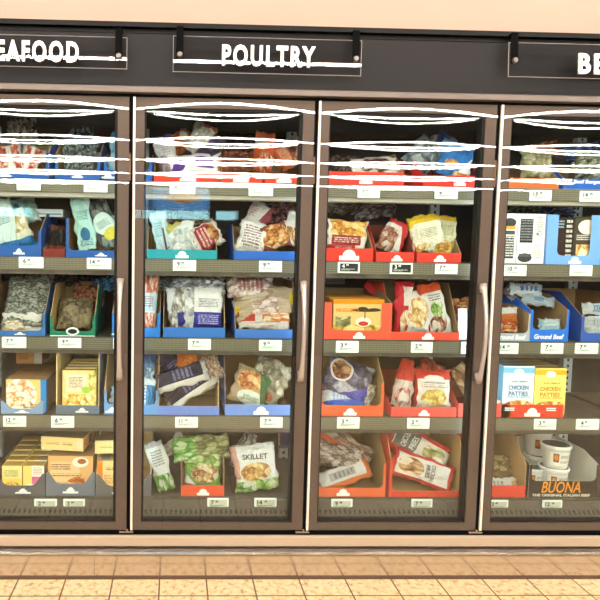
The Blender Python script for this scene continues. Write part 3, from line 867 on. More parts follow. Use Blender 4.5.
bag('brown and orange bag slumped at the right end, top poultry shelf', 291, 154, 26, 38, .20, printed('#8a4a2c', ('foodrect', 0, 1, .45, 1, '#3a1d14', '#8f5335', '#c9926a', 4.0), ('rect', 0, 1, .1, .42, '#e2691f'), ('text', .2, .8, .15, .38, '#f6d9b8', 3.0)), 66, 16)
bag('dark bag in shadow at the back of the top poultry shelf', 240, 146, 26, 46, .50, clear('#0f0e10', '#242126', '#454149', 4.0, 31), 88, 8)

tray('teal tray of white bags, left on the second poultry shelf', 147, 217, 1, 9, 34, col='#2b97a3', group='poultry trays', embx=182, embw=13)
tray('royal blue tray of breaded chicken bags, right on the second poultry shelf', 234, 298, 1, 9, 36, col='#2f63b8', group='poultry trays', emb=False)
bag('pale blue bag leaning left in the teal tray', 155, 234, 17, 44, .18, printed('#cdeef2', ('rect', .55, .68, 0, .6, '#7c3b52'), ('ell', .8, .1, .12, .06, '#22333f'), ('text', .15, .6, .4, .75, '#7fb5c0', 4.0)), -12, 8, t=.05)
bag('white crinkled bag in the middle of the teal tray', 181, 239, 32, 32, .18, printed('#e6efec', ('foodrect', 0, 1, 0, .75, '#b5c4c1', '#e3edea', '#ffffff', 3.0), ('tri', -.7, 1, .55, '#c3b95c')), -8, 12, wr=1.7)
bag('maroon bag with cream border and brown chicken picture, tilted', 210, 238, 27, 36, .20, printed('#ece2d4', ('rect', .1, 1, .3, .72, '#a32b35'), ('food', .5, .78, .36, .16, '#6a3413', '#b97336', '#dfb27a', 4.0), ('text', .2, .9, .34, .66, '#f3d9c8', 2.0), ('text', .15, .75, .06, .22, '#7a4a3a', 2.0)), 62, 16)
bag('white bag with slanted script print in the royal blue tray', 246, 238, 31, 32, .18, printed('#f4f2ee', ('text', .15, .75, .15, .85, '#8d5a63', 5.0)), 14, 10)
bag('white and maroon pointed bag standing behind the script bag', 257, 218, 25, 32, .25, printed('#f1e8e6', ('tri', 1, -.3, .5, '#a53b4c'), ('ell', .7, .3, .12, .1, '#f6eeee'), ('text', .1, .4, .4, .8, '#c9a0a6', 3.0)), 30, 12)
bag('golden breaded chicken bag at the right of the royal blue tray', 281, 237, 27, 34, .175, printed('#7c3a34', ('food', .5, .5, .46, .42, '#8c4a14', '#d38a3c', '#f1cf92', 4.0), ('rect', 0, 1, .9, 1, '#e7dcd2')), 72, 12)
bag('white-topped bag standing at the right end of the royal blue tray', 292, 228, 15, 34, .19, printed('#e7e0da', ('foodrect', 0, 1, 0, .5, '#8c5424', '#cf9650', '#efd7a8', 5.0)), 14, 8, t=.05)
bag('dark maroon bag lying at the back right, second poultry shelf', 281, 214, 28, 36, .34, clear('#241416', '#5b2c34', '#9c6a64', 4.0, 33), 80, 14)
bag('brown bag at the back left of the second poultry shelf', 182, 216, 22, 56, .42, clear('#37251c', '#7a5d49', '#b59a80', 4.0, 34), 90, 10)

tray('blue tray of clear bags with navy labels on the third poultry shelf', 163, 225, 2, 10, 50, col='#3b72bd', group='poultry trays', emb=False, inner='#b79a76', d=.34)
tray('blue ribbed tray with kraft sides stacked with pink meat bags', 235, 297, 2, 9, 56, col='#4574bf', group='poultry trays', emb=False, inner='#b3905f')
nv = printed('#cfd0d2', ('foodrect', 0, 1, .3, 1, '#8f9092', '#c9cacb', '#f2f2f0', 3.0), ('rect', .3, 1, .1, .95, '#ecebe8'), ('rect', .3, 1, .05, .4, '#2b2f9c'), ('text', .4, .9, .5, .72, '#6d6f80', 4.0), ('text', .4, .92, .12, .34, '#b9bbe4', 3.0))
bag('large clear bag with white label and navy block, right in the blue tray', 203, 308, 42, 44, .175, nv, 1, 10)
bag('small clear bag with navy corner, left in the blue tray', 174, 308, 20, 40, .175, printed('#bdbbb4', ('foodrect', 0, 1, 0, 1, '#7e7a70', '#b9b5aa', '#f0eee8', 4.0), ('rect', .5, 1, .05, .38, '#2c2f8e'), ('tri', -1, .6, .1, '#dfdfe2')), -5, 10)
bag('clear crumpled bag lying across the top of the navy label bags', 199, 285, 20, 52, .23, clear('#5b5f68', '#9a9ea5', '#dcdee0', 4.0, 36), 86, 18, wr=1.6)
ms = [clear('#b29a8c', '#d9c8bb', '#f3ece6', 4.0, 40), clear('#9c8466', '#c4ad8e', '#dccbb2', 2.0, 41), clear('#8f7a62', '#bda98f', '#dccdb8', 2.0, 42)]
bag('lowest meat bag with red and orange print in the ribbed blue tray', 264, 321, 17, 52, .175, printed('#f1e6d8', ('foodrect', 0, .6, .45, 1, '#cf6a2c', '#f0b878', '#fbeede', 5.0), ('rect', 0, .55, .0, .32, '#c9402e')), 90, 14, t=.06)
bag('beige folded meat bag with yellow tab, second from bottom, ribbed tray', 263, 307, 20, 58, .20, printed('#c3ad8f', ('foodrect', 0, 1, .3, .75, '#9c7a6a', '#d8bfb0', '#f0e2d8', 5.0), ('ell', .5, .05, .2, .05, '#e0c52a')), 80, 24, t=.06)
bag('beige meat bag with yellow label at its right end, ribbed tray', 266, 295, 20, 60, .23, printed('#bfa98c', ('ell', .5, .93, .3, .06, '#e3c92c'), ('foodrect', 0, 1, .1, .6, '#a48c70', '#c9b496', '#dccdb6', 2.0)), 97, 24, t=.06)
bag('topmost pink and clear meat bag in the ribbed blue tray', 250, 286, 22, 46, .24, printed('#d8c6bc', ('foodrect', 0, 1, 0, 1, '#b0807a', '#dac5bb', '#f6efea', 5.0), ('text', .2, .8, .2, .8, '#a8443c', 4.0)), 88, 26, t=.07)

tray('periwinkle tray heaped with navy and white bags, fourth poultry shelf', 158, 219, 3, 9, 54, col='#6a86cf', group='poultry trays', emb=False, inner='#c9ab80')
tray('periwinkle tray with arched white crest and open kraft inside', 225, 297, 3, 11, 62, col='#6f92dc', group='poultry trays', embx=261, embw=15, inner='#94714a')
nb = printed('#121038', ('tri', 1, 0, .68, '#efeae2'), ('text', .1, .6, .3, .7, '#8f8fc0', 3.0), ('rect', 0, 1, .9, 1, '#d8d4d2'))
for i, (x, y, r) in enumerate(((190, 399, 64), (187, 389, 62), (199, 399, 56), (182, 377, 72))):
    bag(('lowest', 'second', 'right hand slanting', 'topmost')[i]+' navy bag with white edge heaped in the periwinkle tray', x, y, 21, 54, .245-.022*i, nb, r, 20, t=.05, group='navy bags with white edges')
bag('navy bag with white tip curled at the upper left of the heap', 172, 366, 22, 32, .26, printed('#151440', ('tri', -.9, .9, .62, '#f3f1ee'), ('text', .3, .9, .2, .6, '#9a99cc', 3.0)), -38, 10, t=.05)
bag('bright orange pack on top of the navy bag heap', 187, 359, 22, 15, .235, printed('#ee7a1c', ('foodrect', .3, .8, .2, .6, '#c95410', '#f08a2c', '#f7b25e', 4.0)), 4, 10, t=.05)
bag('pinkish white pack behind the right of the navy bag heap', 213, 367, 16, 28, .25, clear('#a8765a', '#ddb9a0', '#f3e6da', 5.0, 45), -30, 10)
bag('clear pouch of stir-fry with green and white label in the kraft tray', 246, 389, 38, 36, .185, printed('#b9a582', ('food', .42, .62, .34, .3, '#a8521e', '#e09a55', '#f0d7a2', 4.0), ('ell', .58, .2, .38, .2, '#eef2e8'), ('tri', 1, .3, .9, '#46703a'), ('text', .35, .8, .12, .26, '#2f7a48', 2.0)), 20, 16)
bag('crinkled clear empty-topped pouch at the back of the kraft tray', 275, 380, 40, 42, .215, printed('#9b9076', ('foodrect', 0, 1, .3, 1, '#6d6450', '#a89d82', '#dcd6c2', 3.0), ('food', .5, .15, .3, .12, '#7a3414', '#b0582a', '#8a6a3a', 4.0)), 28, 16, wr=1.7)

tray('red-orange tray of green vegetable bags on the poultry deck', 181, 224, 4, 11, 36, col='#e0512c', group='deck trays', embx=203, embw=12, slope=.05, hc=11)
bag('white bag with green leafy end leaning left on the poultry deck', 160, 473, 19, 49, .16, printed('#eef0ec', ('foodrect', 0, 1, 0, .34, '#3f8a2a', '#8cc653', '#f2f3ea', 4.0), ('text', .2, .8, .5, .85, '#8d9590', 4.0), ('rect', 0, 1, .9, 1, '#c9cac6')), -19, 10, t=.06)
bag('pale clear bag slanting over the gap on the poultry deck', 170, 447, 13, 34, .24, printed('#d5d0c4', ('foodrect', 0, 1, 0, .5, '#8a8566', '#b7b196', '#e6e2d6', 3.0)), 48, 14, t=.05)
gv = printed('#7ba852', ('foodrect', 0, 1, .3, 1, '#5d5836', '#8f9a5a', '#c9cf9c', 4.0), ('foodrect', 0, 1, 0, .4, '#3c8f2e', '#7cbb4e', '#d8e8b8', 4.0))
bag('green stir-fry bag drooping across the top of the red-orange tray', 201, 448, 25, 56, .20, gv, 84, 14, t=.06)
bag('green bag with pasta picture and white bottom in the red-orange tray', 202, 474, 38, 36, .165, printed('#7cae4c', ('foodrect', 0, 1, .72, 1, '#5e7f34', '#9ab95c', '#dfe3b0', 4.0), ('food', .55, .5, .4, .24, '#7d4a22', '#d2a468', '#f1e3c4', 4.0), ('tri', -.8, -.9, -.42, '#f3f1ea'), ('foodrect', 0, .3, 0, .2, '#c4551e', '#e8894a', '#f6e6d6', 3.0)), 2, 8)
sk = printed('#f0efe9', ('food', .5, .42, .36, .2, '#a5662c', '#e3b25e', '#f7e4ae', 4.5), ('foodrect', 0, 1, 0, .24, '#5f9a3a', '#a3cc6a', '#e9efd6', 4.0), ('rect', 0, .13, .3, 1, '#d9a99c'), ('text', .1, .3, .05, .13, '#3f5f9c', 1.0))
bag('white skillet meal bag with pasta picture and green base', 255, 475, 45, 44, .165, sk, -8, 12, words=(('SKILLET', .52, .74, .15, .56, '#4d4a46', 4),))
bag('grey clear bag with twisted top standing behind the skillet bag', 245, 451, 22, 38, .27, clear('#57504a', '#a8a096', '#d8d3ca', 4.0, 47), 16, 10, tie=.55)
bag('purple bag at the far right back of the poultry deck', 285, 438, 12, 20, .50, printed('#4b3f7c'), 0, 8)

# ================================================================== THIRD BAY, NO SIGN ABOVE
G3 = 'red breaded food trays'
RD = '#d63e30'
tray('red tray of chocolate brown packs, left on the top shelf of the unsigned bay', 327, 404, 0, 13, 36, col=RD, group=G3, embx=366, embw=13)
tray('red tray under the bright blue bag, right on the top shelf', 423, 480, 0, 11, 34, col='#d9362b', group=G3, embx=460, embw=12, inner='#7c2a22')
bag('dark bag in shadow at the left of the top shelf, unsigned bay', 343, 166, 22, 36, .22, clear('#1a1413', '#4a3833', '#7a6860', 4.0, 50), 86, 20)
bag('white bag with dark brown meat picture lying in the left red tray', 379, 167, 19, 46, .185, printed('#efe6dc', ('food', .5, .5, .46, .34, '#3c1712', '#74342a', '#e6d8c6', 4.0)), 85, 18, t=.06)
bag('dull clear bag in front of a blue one, right on the top shelf', 424, 155, 30, 36, .26, printed('#72889a', ('foodrect', 0, 1, 0, 1, '#44525c', '#8b9ba4', '#c2cbc8', 3.0)), 40, 12)
bag('deep blue bag tip rising behind the bright blue bag', 441, 149, 19, 34, .30, printed('#2c58b4', ('tri', .8, .3, .75, '#6f93d8')), 34, 10)
bag('bright blue bag with nugget picture and white corner, top shelf', 462, 160, 34, 36, .185, printed('#2f86d8', ('tri', .9, -.75, .42, '#f4f4f0'), ('food', .35, .3, .2, .16, '#a8621e', '#e0a55e', '#f6e6c8', 4.0), ('foodrect', .5, 1, 0, .16, '#c96a1c', '#eaa048', '#f5d79a', 3.0), ('tri', -.5, 1, .6, '#6fb7ee'), ('text', .2, .8, .6, .82, '#1d4fa0', 3.0)), 14, 10)
bag('maroon bag lying at the back beside the bright blue bag', 410, 170, 20, 36, .30, clear('#2c0f0e', '#6a2420', '#9c4a40', 4.0, 51), 88, 12)

tray('red tray with a large arched crest under the fries bag, second shelf', 325, 373, 1, 13, 40, col=RD, group=G3, embx=349, embw=20)
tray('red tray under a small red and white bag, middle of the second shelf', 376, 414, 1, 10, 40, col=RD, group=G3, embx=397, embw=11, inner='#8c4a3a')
tray('red tray of yellow and white nugget bags, right on the second shelf', 417, 461, 1, 10, 40, col=RD, group=G3, embx=440, embw=12)
bag('french fries bag with golden fries and a dark red band', 347, 235, 44, 34, .175, printed('#f3e7d8', ('foodrect', .08, .95, .46, 1, '#b9701c', '#eeb650', '#fbe3a0', 3.2), ('rect', .1, .82, .2, .5, '#a02322'), ('rect', 0, .7, .06, .2, '#d8352c'), ('text', .16, .76, .25, .45, '#f6e4da', 2.0), ('text', .2, .6, .08, .17, '#f6e4da', 1.0), ('rect', .86, 1, 0, .5, '#f6f3ee')), 3, 8)
bag('red and white bag with a twisted top in the small red tray', 391, 236, 27, 34, .18, printed('#f0e6e0', ('tri', .9, .3, .85, '#d42a2a'), ('foodrect', 0, .62, 0, .7, '#7a4226', '#b98468', '#ead9cc', 4.0), ('rect', 0, 1, .84, 1, '#cf2226')), 24, 10, tie=.3)
ny = printed('#f4f0d8', ('rect', 0, 1, .78, 1, '#ecc51e'), ('food', .3, .1, .24, .14, '#b97722', '#e9b45a', '#f9e6b0', 4.0), ('tri', -.7, .9, .58, '#f1cf35'), ('text', .25, .8, .35, .62, '#a8a47c', 4.0))
bag('front yellow and white nugget bag tilted left, second shelf', 419, 233, 34, 36, .18, ny, -12, 10)
bag('pale yellow and white nugget bag behind at the right, second shelf', 444, 233, 25, 34, .22, printed('#d8d2a8', ('rect', 0, 1, .84, 1, '#e3b91e'), ('text', .2, .8, .4, .7, '#8f8a60', 5.0), ('foodrect', .2, .8, 0, .25, '#a87a3a', '#d8b070', '#efe2b4', 4.0)), 6, 10)
bag('yellow nugget pouch lying low in front of the pale yellow bag', 440, 247, 14, 24, .165, printed('#f0c93a', ('food', .5, .6, .4, .3, '#b0701c', '#e0a64c', '#f7df9c', 3.0), ('rect', 0, 1, 0, .25, '#f5f0e0')), 100, 20, t=.05)
bag('crumpled bag shape standing in for a glass reflection, back left, second shelf', 338, 206, 16, 36, .40, clear('#5c5044', '#8f8478', '#c6c0b8', 4.0, 52), 88, 10, wr=1.6)  # pale reflection in the door glass, built as a crumpled bag
bag('pinkish crumpled bag shape standing in for a glass reflection, second shelf', 374, 210, 16, 44, .42, clear('#5b5056', '#9a8f98', '#ddd6dc', 4.0, 53), 80, 10, wr=1.8)  # pinkish part of the same glass reflection, also modelled as a bag

tray('orange-red tray with a window front holding the nuggets carton', 321, 391, 2, 9, 46, col='#e45c44', group=G3, style='notch', hc=37, embx=359, embw=12, d=.40, inset=.045)
tray('red tray with kraft inside holding upright pasta bags, third shelf', 391, 459, 2, 8, 56, col='#e8523a', group=G3, embx=428, embw=12, inner='#9c7f58')
ng = [printed('#d8b877', ('rect', 0, 1, .88, 1, '#ee8a1e'), ('foodrect', 0, 1, 0, .34, '#8a6a1e', '#c2a04a', '#e2cc80', 3.0), ('foodrect', .05, .35, .3, .56, '#5d5a40', '#8f8a5a', '#c8bd88', 3.0), ('ell', .6, .42, .15, .12, '#f3ead2'), ('ell', .6, .38, .1, .06, '#c23a2c'), ('ell', .64, .72, .3, .04, '#4a3a22'), ('ell', .58, .76, .1, .05, '#4a3a22'), ('ell', .8, .74, .12, .04, '#4a3a22'), ('rect', .615, .635, .5, .72, '#6a5230'), film=False), solid('#b8842f'), solid('#a8874c', .6)]
o = carton('front breaded nuggets carton with palm tree scene and orange lettering', 333, 384, 297, 336, .133, .06, ng, z=SZ[2]+.004, words=(('NUGGETS', .28, .72, .14, .44, '#e07a1a'),))
for i in range(4): copy_thing(o, ('second', 'third', 'fourth', 'rearmost')[i]+' nuggets carton in the row behind the front one', o.location+Vector((0, .068*(i+1), .002)))
fl = empty('cardboard_flap', at(374, 291, .36)); tag(fl, 'torn red cardboard flap standing behind the nuggets tray', 'cardboard', None)
bm = bmesh.new(); prism_xz(bm, [(-.05, .02), (-.035, .045), (.05, -.015), (.045, -.06)], 0, .004); bm_obj('flap', bm, solid('#e2333c', .5), fl)
carton('grey carton lying at the back left above the nuggets cartons', 325, 345, 274, 284, .42, .2, [solid('#77787e'), solid('#5d5e64'), solid('#55565a')], z=None)
rp = printed('#f1e4da', ('rect', .0, .4, .0, 1, '#d62a34'), ('rect', .3, .7, .4, .55, '#cc2030'), ('food', .6, .25, .35, .22, '#c08a4c', '#ecd3a2', '#faf1e0', 4.0), ('rect', 0, 1, .9, 1, '#d6202c'))
bag('red and white pasta bag upright, leftmost in the kraft-lined red tray', 403, 309, 19, 54, .185, rp, 3, 8, t=.06)
bag('white pasta bag with golden pasta picture, middle of the kraft-lined tray', 417, 313, 30, 42, .17, printed('#f0e9e2', ('food', .5, .5, .36, .36, '#c2882c', '#f0d08a', '#fbf0d4', 4.0), ('rect', 0, .2, 0, 1, '#d8343a'), ('tri', -1, 1, .75, '#dfd8e4')), 6, 10)
bag('orange and white meal bag leaning left at the right of the kraft-lined tray', 434, 309, 25, 52, .19, printed('#ece4da', ('rect', 0, 1, .82, 1, '#e0531e'), ('rect', 0, .12, 0, 1, '#c93a1e'), ('food', .5, .22, .36, .18, '#5c2d16', '#b8744c', '#e8ddcc', 3.5), ('food', .55, .5, .3, .16, '#4f8a2a', '#a8c25c', '#efe8d2', 4.0), ('text', .3, .8, .64, .78, '#5d5a55', 2.0)), -13, 8, t=.06)
carton('pale card standing askew right of the kraft-lined tray', 459, 468, 309, 340, .14, .005, [solid('#e3e3e8'), solid('#c8c8cc'), solid('#c8c8cc')], z=SZ[2]+.002, lean=6)
bag('orange brown bag at the right end of the third shelf, unsigned bay', 466, 306, 18, 28, .28, clear('#4a2415', '#a3592c', '#d7a468', 4.0, 55), 80, 14)

tray('orange-red notched tray with kraft side, left on the fourth shelf', 319, 383, 3, 11, 64, col='#e65f3a', group=G3, style='notch', hc=34, embx=350, embw=13, inner='#b3905f')
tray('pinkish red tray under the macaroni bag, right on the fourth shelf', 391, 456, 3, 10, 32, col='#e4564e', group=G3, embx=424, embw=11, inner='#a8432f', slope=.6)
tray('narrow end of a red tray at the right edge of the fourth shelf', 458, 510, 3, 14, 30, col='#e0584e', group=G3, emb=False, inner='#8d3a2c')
bag('clear violet bag with a round bowl picture in the notched tray', 347, 379, 50, 40, .20, printed('#6d667c', ('foodrect', 0, 1, 0, 1, '#332e3e', '#69627a', '#bdb8c6', 2.5), ('ell', .3, .66, .25, .28, '#e9e2da'), ('food', .3, .66, .21, .23, '#5c2a12', '#b0703c', '#dcb888', 4.0), ('tri', .62, -.8, .2, '#4a49b0')), 22, 18)
bag('blue and white bag lying low at the front of the notched tray', 343, 400, 16, 42, .165, printed('#e9eff8', ('tri', .9, .4, .66, '#2f63d0'), ('text', .1, .6, .2, .6, '#8fb0e8', 3.0)), 96, 26, t=.05)
bag('small clear pack beside the kraft side of the notched tray', 370, 396, 15, 26, .19, clear('#8a7a6a', '#c9bba8', '#efe8de', 4.0, 56), 18, 10, t=.04)
bag('red and white bag with a twisted neck in the pinkish red tray', 404, 383, 20, 48, .19, printed('#e9ddd4', ('rect', 0, 1, .56, 1, '#d93a1e'), ('food', .5, .22, .45, .2, '#c23a20', '#ecd9cc', '#faf4ee', 3.0)), 10, 8, tie=.35)
mc = printed('#f1e9e0', ('rect', 0, 1, .76, 1, '#d8341e'), ('ell', .5, .78, .26, .08, '#f4efe8'), ('food', .5, .28, .36, .22, '#c69320', '#efd060', '#fbeeb0', 4.0), ('text', .2, .8, .64, .7, '#3a3430', 1.0), ('text', .12, .9, .52, .62, '#c08a72', 1.0), ('rect', 0, .05, 0, 1, '#d8341e'))
bag('square red and white macaroni bag facing front, fourth shelf', 434, 389, 37, 38, .17, mc, 2, 8, t=.06)
bag('red bag peeking up behind the macaroni bag', 428, 373, 26, 26, .27, printed('#c83a20', ('foodrect', 0, 1, 0, 1, '#8a2414', '#c43c22', '#e06c4c', 3.0)), 30, 12)
bag('brown and white bag slumped at the right edge of the fourth shelf', 460, 384, 18, 40, .20, printed('#8a5a34', ('foodrect', 0, 1, .2, 1, '#5a3418', '#a3703c', '#d8c4a0', 3.0), ('tri', -.5, -.9, -.4, '#efe8de')), -28, 10)

tray('orange notched tray with tall kraft side on the deck of the unsigned bay', 316, 385, 4, 9, 60, col='#e2653a', group=G3, style='notch', hc=34, embx=343, embw=13, inner='#9c7746')
tray('red tray with a torn kraft flap holding two chicken bags on the deck', 389, 462, 4, 6, 59, col='#d8432c', group=G3, emb=False, inner='#c9a46c', left=True, slope=.15, hc=40, style='notch')
ob_ = printed('#b98a72', ('foodrect', 0, 1, 0, 1, '#6f4a3a', '#b08a78', '#d8c4b8', 3.0), ('rect', 0, .22, 0, 1, '#dd5a22'))
bag('orange-edged bag slanting down from the upper left of the deck tray', 343, 443, 20, 62, .26, printed('#a87a62', ('foodrect', 0, .6, 0, 1, '#6a4634', '#a98470', '#d3beb0', 3.0), ('rect', .62, 1, 0, 1, '#e0602c')), 122, 14, t=.05)
bag('clear brownish bag beneath the slanting orange-edged bag', 338, 456, 22, 46, .22, clear('#6a5044', '#a58c80', '#d8ccc4', 3.0, 58), 104, 20, t=.05)
bag('dull brown crumpled pack filling the middle of the orange deck tray', 348, 462, 26, 40, .30, clear('#4f3428', '#8a6450', '#cbb0a0', 4.0, 75), 70, 20, wr=1.5)
bag('white and orange pouch lying at the front of the orange deck tray', 345, 480, 17, 54, .17, printed('#e8e4de', ('rect', .74, 1, 0, 1, '#e8742a'), ('rect', .2, .6, .2, .7, '#b7aea6'), ('text', .25, .55, .25, .65, '#6a625c', 3.0), ('rect', 0, 1, .9, 1, '#e8742a')), 72, 30, t=.05)
cb = printed('#ece3d8', ('rect', 0, .2, 0, 1, '#d4331c'), ('rect', .84, 1, 0, 1, '#cf2f1a'), ('food', .52, .26, .3, .2, '#6a7f2a', '#c9b870', '#f3ead2', 3.5), ('rect', .2, .84, .55, .9, '#77726a'), ('rect', 0, 1, .92, 1, '#d4331c'))
bag('upper slanting chicken bag with grey lettering panel in the torn red tray', 415, 446, 34, 66, .235, cb, -58, 16, t=.06, words=(('CHICKEN', .52, .76, .12, .52, '#ece8e0', 0), ('FRIES', .52, .62, .12, .4, '#ece8e0', 0)))
bag('lower slanting chicken bag with white lettering panel in the torn red tray', 418, 482, 27, 62, .165, printed('#efe7dc', ('rect', 0, .12, 0, 1, '#d4331c'), ('rect', .86, 1, 0, 1, '#d4331c'), ('food', .5, .3, .32, .2, '#8a4a1e', '#d6a56a', '#f3e4cc', 3.5), ('rect', 0, 1, 0, .08, '#cf2a18'), ('rect', 0, 1, .93, 1, '#cf2a18')), 109, 16, t=.06, words=(('CHICKEN', .5, .66, .1, .55, '#5a4a40', 0), ('FRIES', .5, .56, .1, .45, '#5a4a40', 0)))
bag('red bag top rising behind the two slanting chicken bags', 396, 436, 30, 28, .32, printed('#cf2f1c', ('ell', .5, .5, .3, .3, '#e06a4c')), -30, 12)

# ================================================================== BAY UNDER THE BEEF SIGN
G4 = 'beef trays'
def lettered(tr, s, cx, cz, wd, mat=None, size=.03, sh=0):
    return text_mesh(s, size, mat or M_WHITE, tr, 'lettering', (cx, -.001, cz), width=wd, depth=.0005, bold=.0006, shear=sh)
t = tray('orange tray lettered for beef burgers, left on the top beef shelf', 507, 559, 0, 10, 32, col='#dd6a35', group=G4, emb=False)
lettered(t, 'Beef Burgers', -.035, .030, .13, size=.022)
t = tray('blue tray lettered for beef burgers, right on the top beef shelf', 564, 622, 0, 10, 32, col='#2a62c0', group=G4, emb=False)
lettered(t, 'Beef Burgers', -.02, .030, .13, size=.022)
bag('clear bag of pale patties standing in the orange beef tray', 536, 165, 30, 26, .18, printed('#b3ad84', ('foodrect', 0, 1, 0, 1, '#8a8358', '#bcb78e', '#dcd9bc', 2.5), ('text', .2, .8, .3, .6, '#7a744e', 3.0)), 2, 8)
bag('red-brown folded bag top above the pale patties bag', 541, 151, 16, 36, .20, clear('#4a1f14', '#8a4a30', '#c29a84', 4.0, 60), 76, 10, t=.05)
bag('clear grey bag standing in the blue beef burger tray', 590, 166, 30, 28, .19, clear('#3c4038', '#7b7f6a', '#bcbfae', 4.0, 61), 4, 8)
bag('deep blue bag at the back above the blue beef burger tray', 582, 152, 18, 34, .30, clear('#14264e', '#2c4a8a', '#6a84ba', 4.0, 62), 82, 10)
wc = [printed('#f2f2ee', ('rect', .08, .45, .1, .42, '#2b2d30'), ('rect', .08, .45, .55, .78, '#3a3c40'), ('rect', .5, .92, .18, .72, '#26282b'), ('text', .5, .92, .2, .7, '#f2f2ee', 5.0), ('text', .1, .45, .12, .4, '#f2f2ee', 4.0), film=False), printed('#7fb1e6', ('rect', .1, .6, .3, .6, '#4a86cc'), film=False), solid('#dcd9d0')]
wl = [printed('#f4f4f0', ('ell', .55, .82, .36, .09, '#3a3a3a'), ('rect', .12, .9, .68, .75, '#e8a040'), ('rect', .14, .86, .58, .66, '#4a4c50'), ('rect', .14, .84, .1, .55, '#3b3d40'), ('text', .16, .82, .12, .54, '#e9e9e4', 5.0), film=False), printed('#dfe6ea', film=False), solid('#dcd9d0')]
wr_ = [printed('#f4f4f0', ('rect', .08, .55, .42, .9, '#232528'), ('text', .1, .53, .44, .88, '#8a8c90', 5.0), ('rect', .06, .55, .26, .4, '#f7f7f4'), ('ell', .3, .12, .26, .09, '#3c3e40'), ('rect', .08, .52, .14, .2, '#55575a'), ('text', .68, .9, .55, .95, '#77797c', 7.0), ('ell', .72, .6, .05, .03, '#4a9a6a'), ('text', .62, .9, .1, .4, '#a8a8a4', 4.0), film=False), printed('#7fb1e6', ('text', .2, .8, .7, .9, '#eef4fb', 2.0), film=False), solid('#dcd9d0')]
carton('white carton with orange stripe and black graphics beside the beef door stile', 500, 517, 213, 263, .135, .25, wl, z=SZ[1]+.001)
carton('white carton with black panel and blue side on the second beef shelf', 517.5, 545, 213, 263, .135, .25, wr_, z=SZ[1]+.001)
t = tray('light blue tray with a rounded window on the second beef shelf', 545.5, 600, 1, 9, 50, col='#79aceb', group=G4, style='notch', hc=50, embx=575, embw=13, inset=.055)
carton('dark brown carton with white lettering inside the windowed blue tray', 553, 574, 214, 260, .138, .2, [printed('#2e1d18', ('text', .62, .9, .1, .95, '#e8e4dc', 5.0), ('text', .1, .5, .75, .95, '#9fb6c8', 2.0), film=False), solid('#2a1a16'), solid('#33241e')], z=SZ[1]+.004)
carton('white-topped carton with golden fries picture inside the windowed tray', 574.5, 596, 214, 260, .138, .2, [printed('#4a4236', ('ell', .6, .8, .45, .16, '#f0ece2'), ('foodrect', .1, .9, .08, .42, '#b0762c', '#e9c68a', '#f8ecca', 3.0), ('text', .1, .9, .5, .64, '#e8e4da', 2.0), film=False), solid('#8a7a60'), solid('#77705f')], z=SZ[1]+.004)
bag('crumpled olive clear bag at the back top of the second beef shelf', 520, 207, 13, 44, .36, clear('#3f3a26', '#7a7350', '#c2bd9e', 4.0, 63), 86, 8, wr=1.6)
bag('crumpled blue-violet clear bag at the back of the second beef shelf', 562, 209, 13, 40, .36, clear('#2a2f4a', '#5d678c', '#b4bcd0', 4.0, 64), 94, 8, wr=1.6)

t = tray('grey ground beef tray with bun picture packs at the left of the third shelf', 494, 530, 2, 8, 34, col='#aab4bf', group=G4, emb=False, style='notch', hc=28)
lettered(t, 'Ground Beef', -.005, .018, .135, size=.03, sh=.2)
t = tray('bright blue notched ground beef tray on the third beef shelf', 529.5, 568, 2, 12, 46, col='#2f72d8', group=G4, emb=False, style='notch', hc=32, d=.45)
lettered(t, 'Ground Beef', 0, .022, .135, size=.03, sh=.2)
t = tray('tall blue tray of white beef rolls at the right edge, third beef shelf', 581, 640, 2, 9, 48, col='#3a5fae', group=G4, emb=False, style='notch', hc=26, d=.45)
bag('orange and white burger pack, upper of two in the grey beef tray', 505, 315, 15, 24, .17, printed('#e8e2d8', ('tri', 1, 0, .45, '#d9792c')), 88, 14, t=.06, sag=0)
bag('red and yellow burger pack, lower of two in the grey beef tray', 505, 327, 13, 26, .165, printed('#d8452c', ('foodrect', .2, .9, .1, .9, '#b8371e', '#e9a23a', '#f6e2c0', 3.0)), 90, 12, t=.05, sag=0)
roll = printed('#dfeaf2', ('rect', .3, .7, .25, .75, '#3f7ac8'), ('text', .3, .7, .3, .7, '#f6f9fb', 2.0))
bag('white and blue beef roll lying on top at the back of the blue tray', 526, 289, 12, 32, .24, roll, 92, 10, t=.05, sag=0)
bag('pale beef roll under the top one in the bright blue tray', 536, 301, 12, 36, .22, printed('#cfdde8', ('rect', .2, .6, .3, .6, '#8fb4dc')), 96, 14, t=.05, sag=0)
bag('pale aqua beef roll showing in the notch of the bright blue tray', 550, 325, 12, 22, .165, printed('#bfe6f2', ('rect', .1, .5, .2, .8, '#e9f6fa')), 90, 12, t=.05, sag=0)
bag('clear pack with reddish end beside the top beef roll', 514, 289, 16, 22, .28, clear('#5a4a4c', '#98868a', '#d8d0d4', 4.0, 66), 40, 10)
for i in range(3):
    bag(('topmost', 'middle', 'lowest')[i]+' white beef roll in the tall blue tray at the right edge', 596, (309, 322, 333)[i], 12, 28, .17+.012*(2-i), printed('#e6ecec', ('rect', .2, .8, .3, .6, '#4a78b8' if i == 0 else '#b9c6c8'), ('text', .2, .8, .3, .6, '#f4f6f6', 2.0)), 90, 12, t=.05, group='white beef rolls', sag=0)

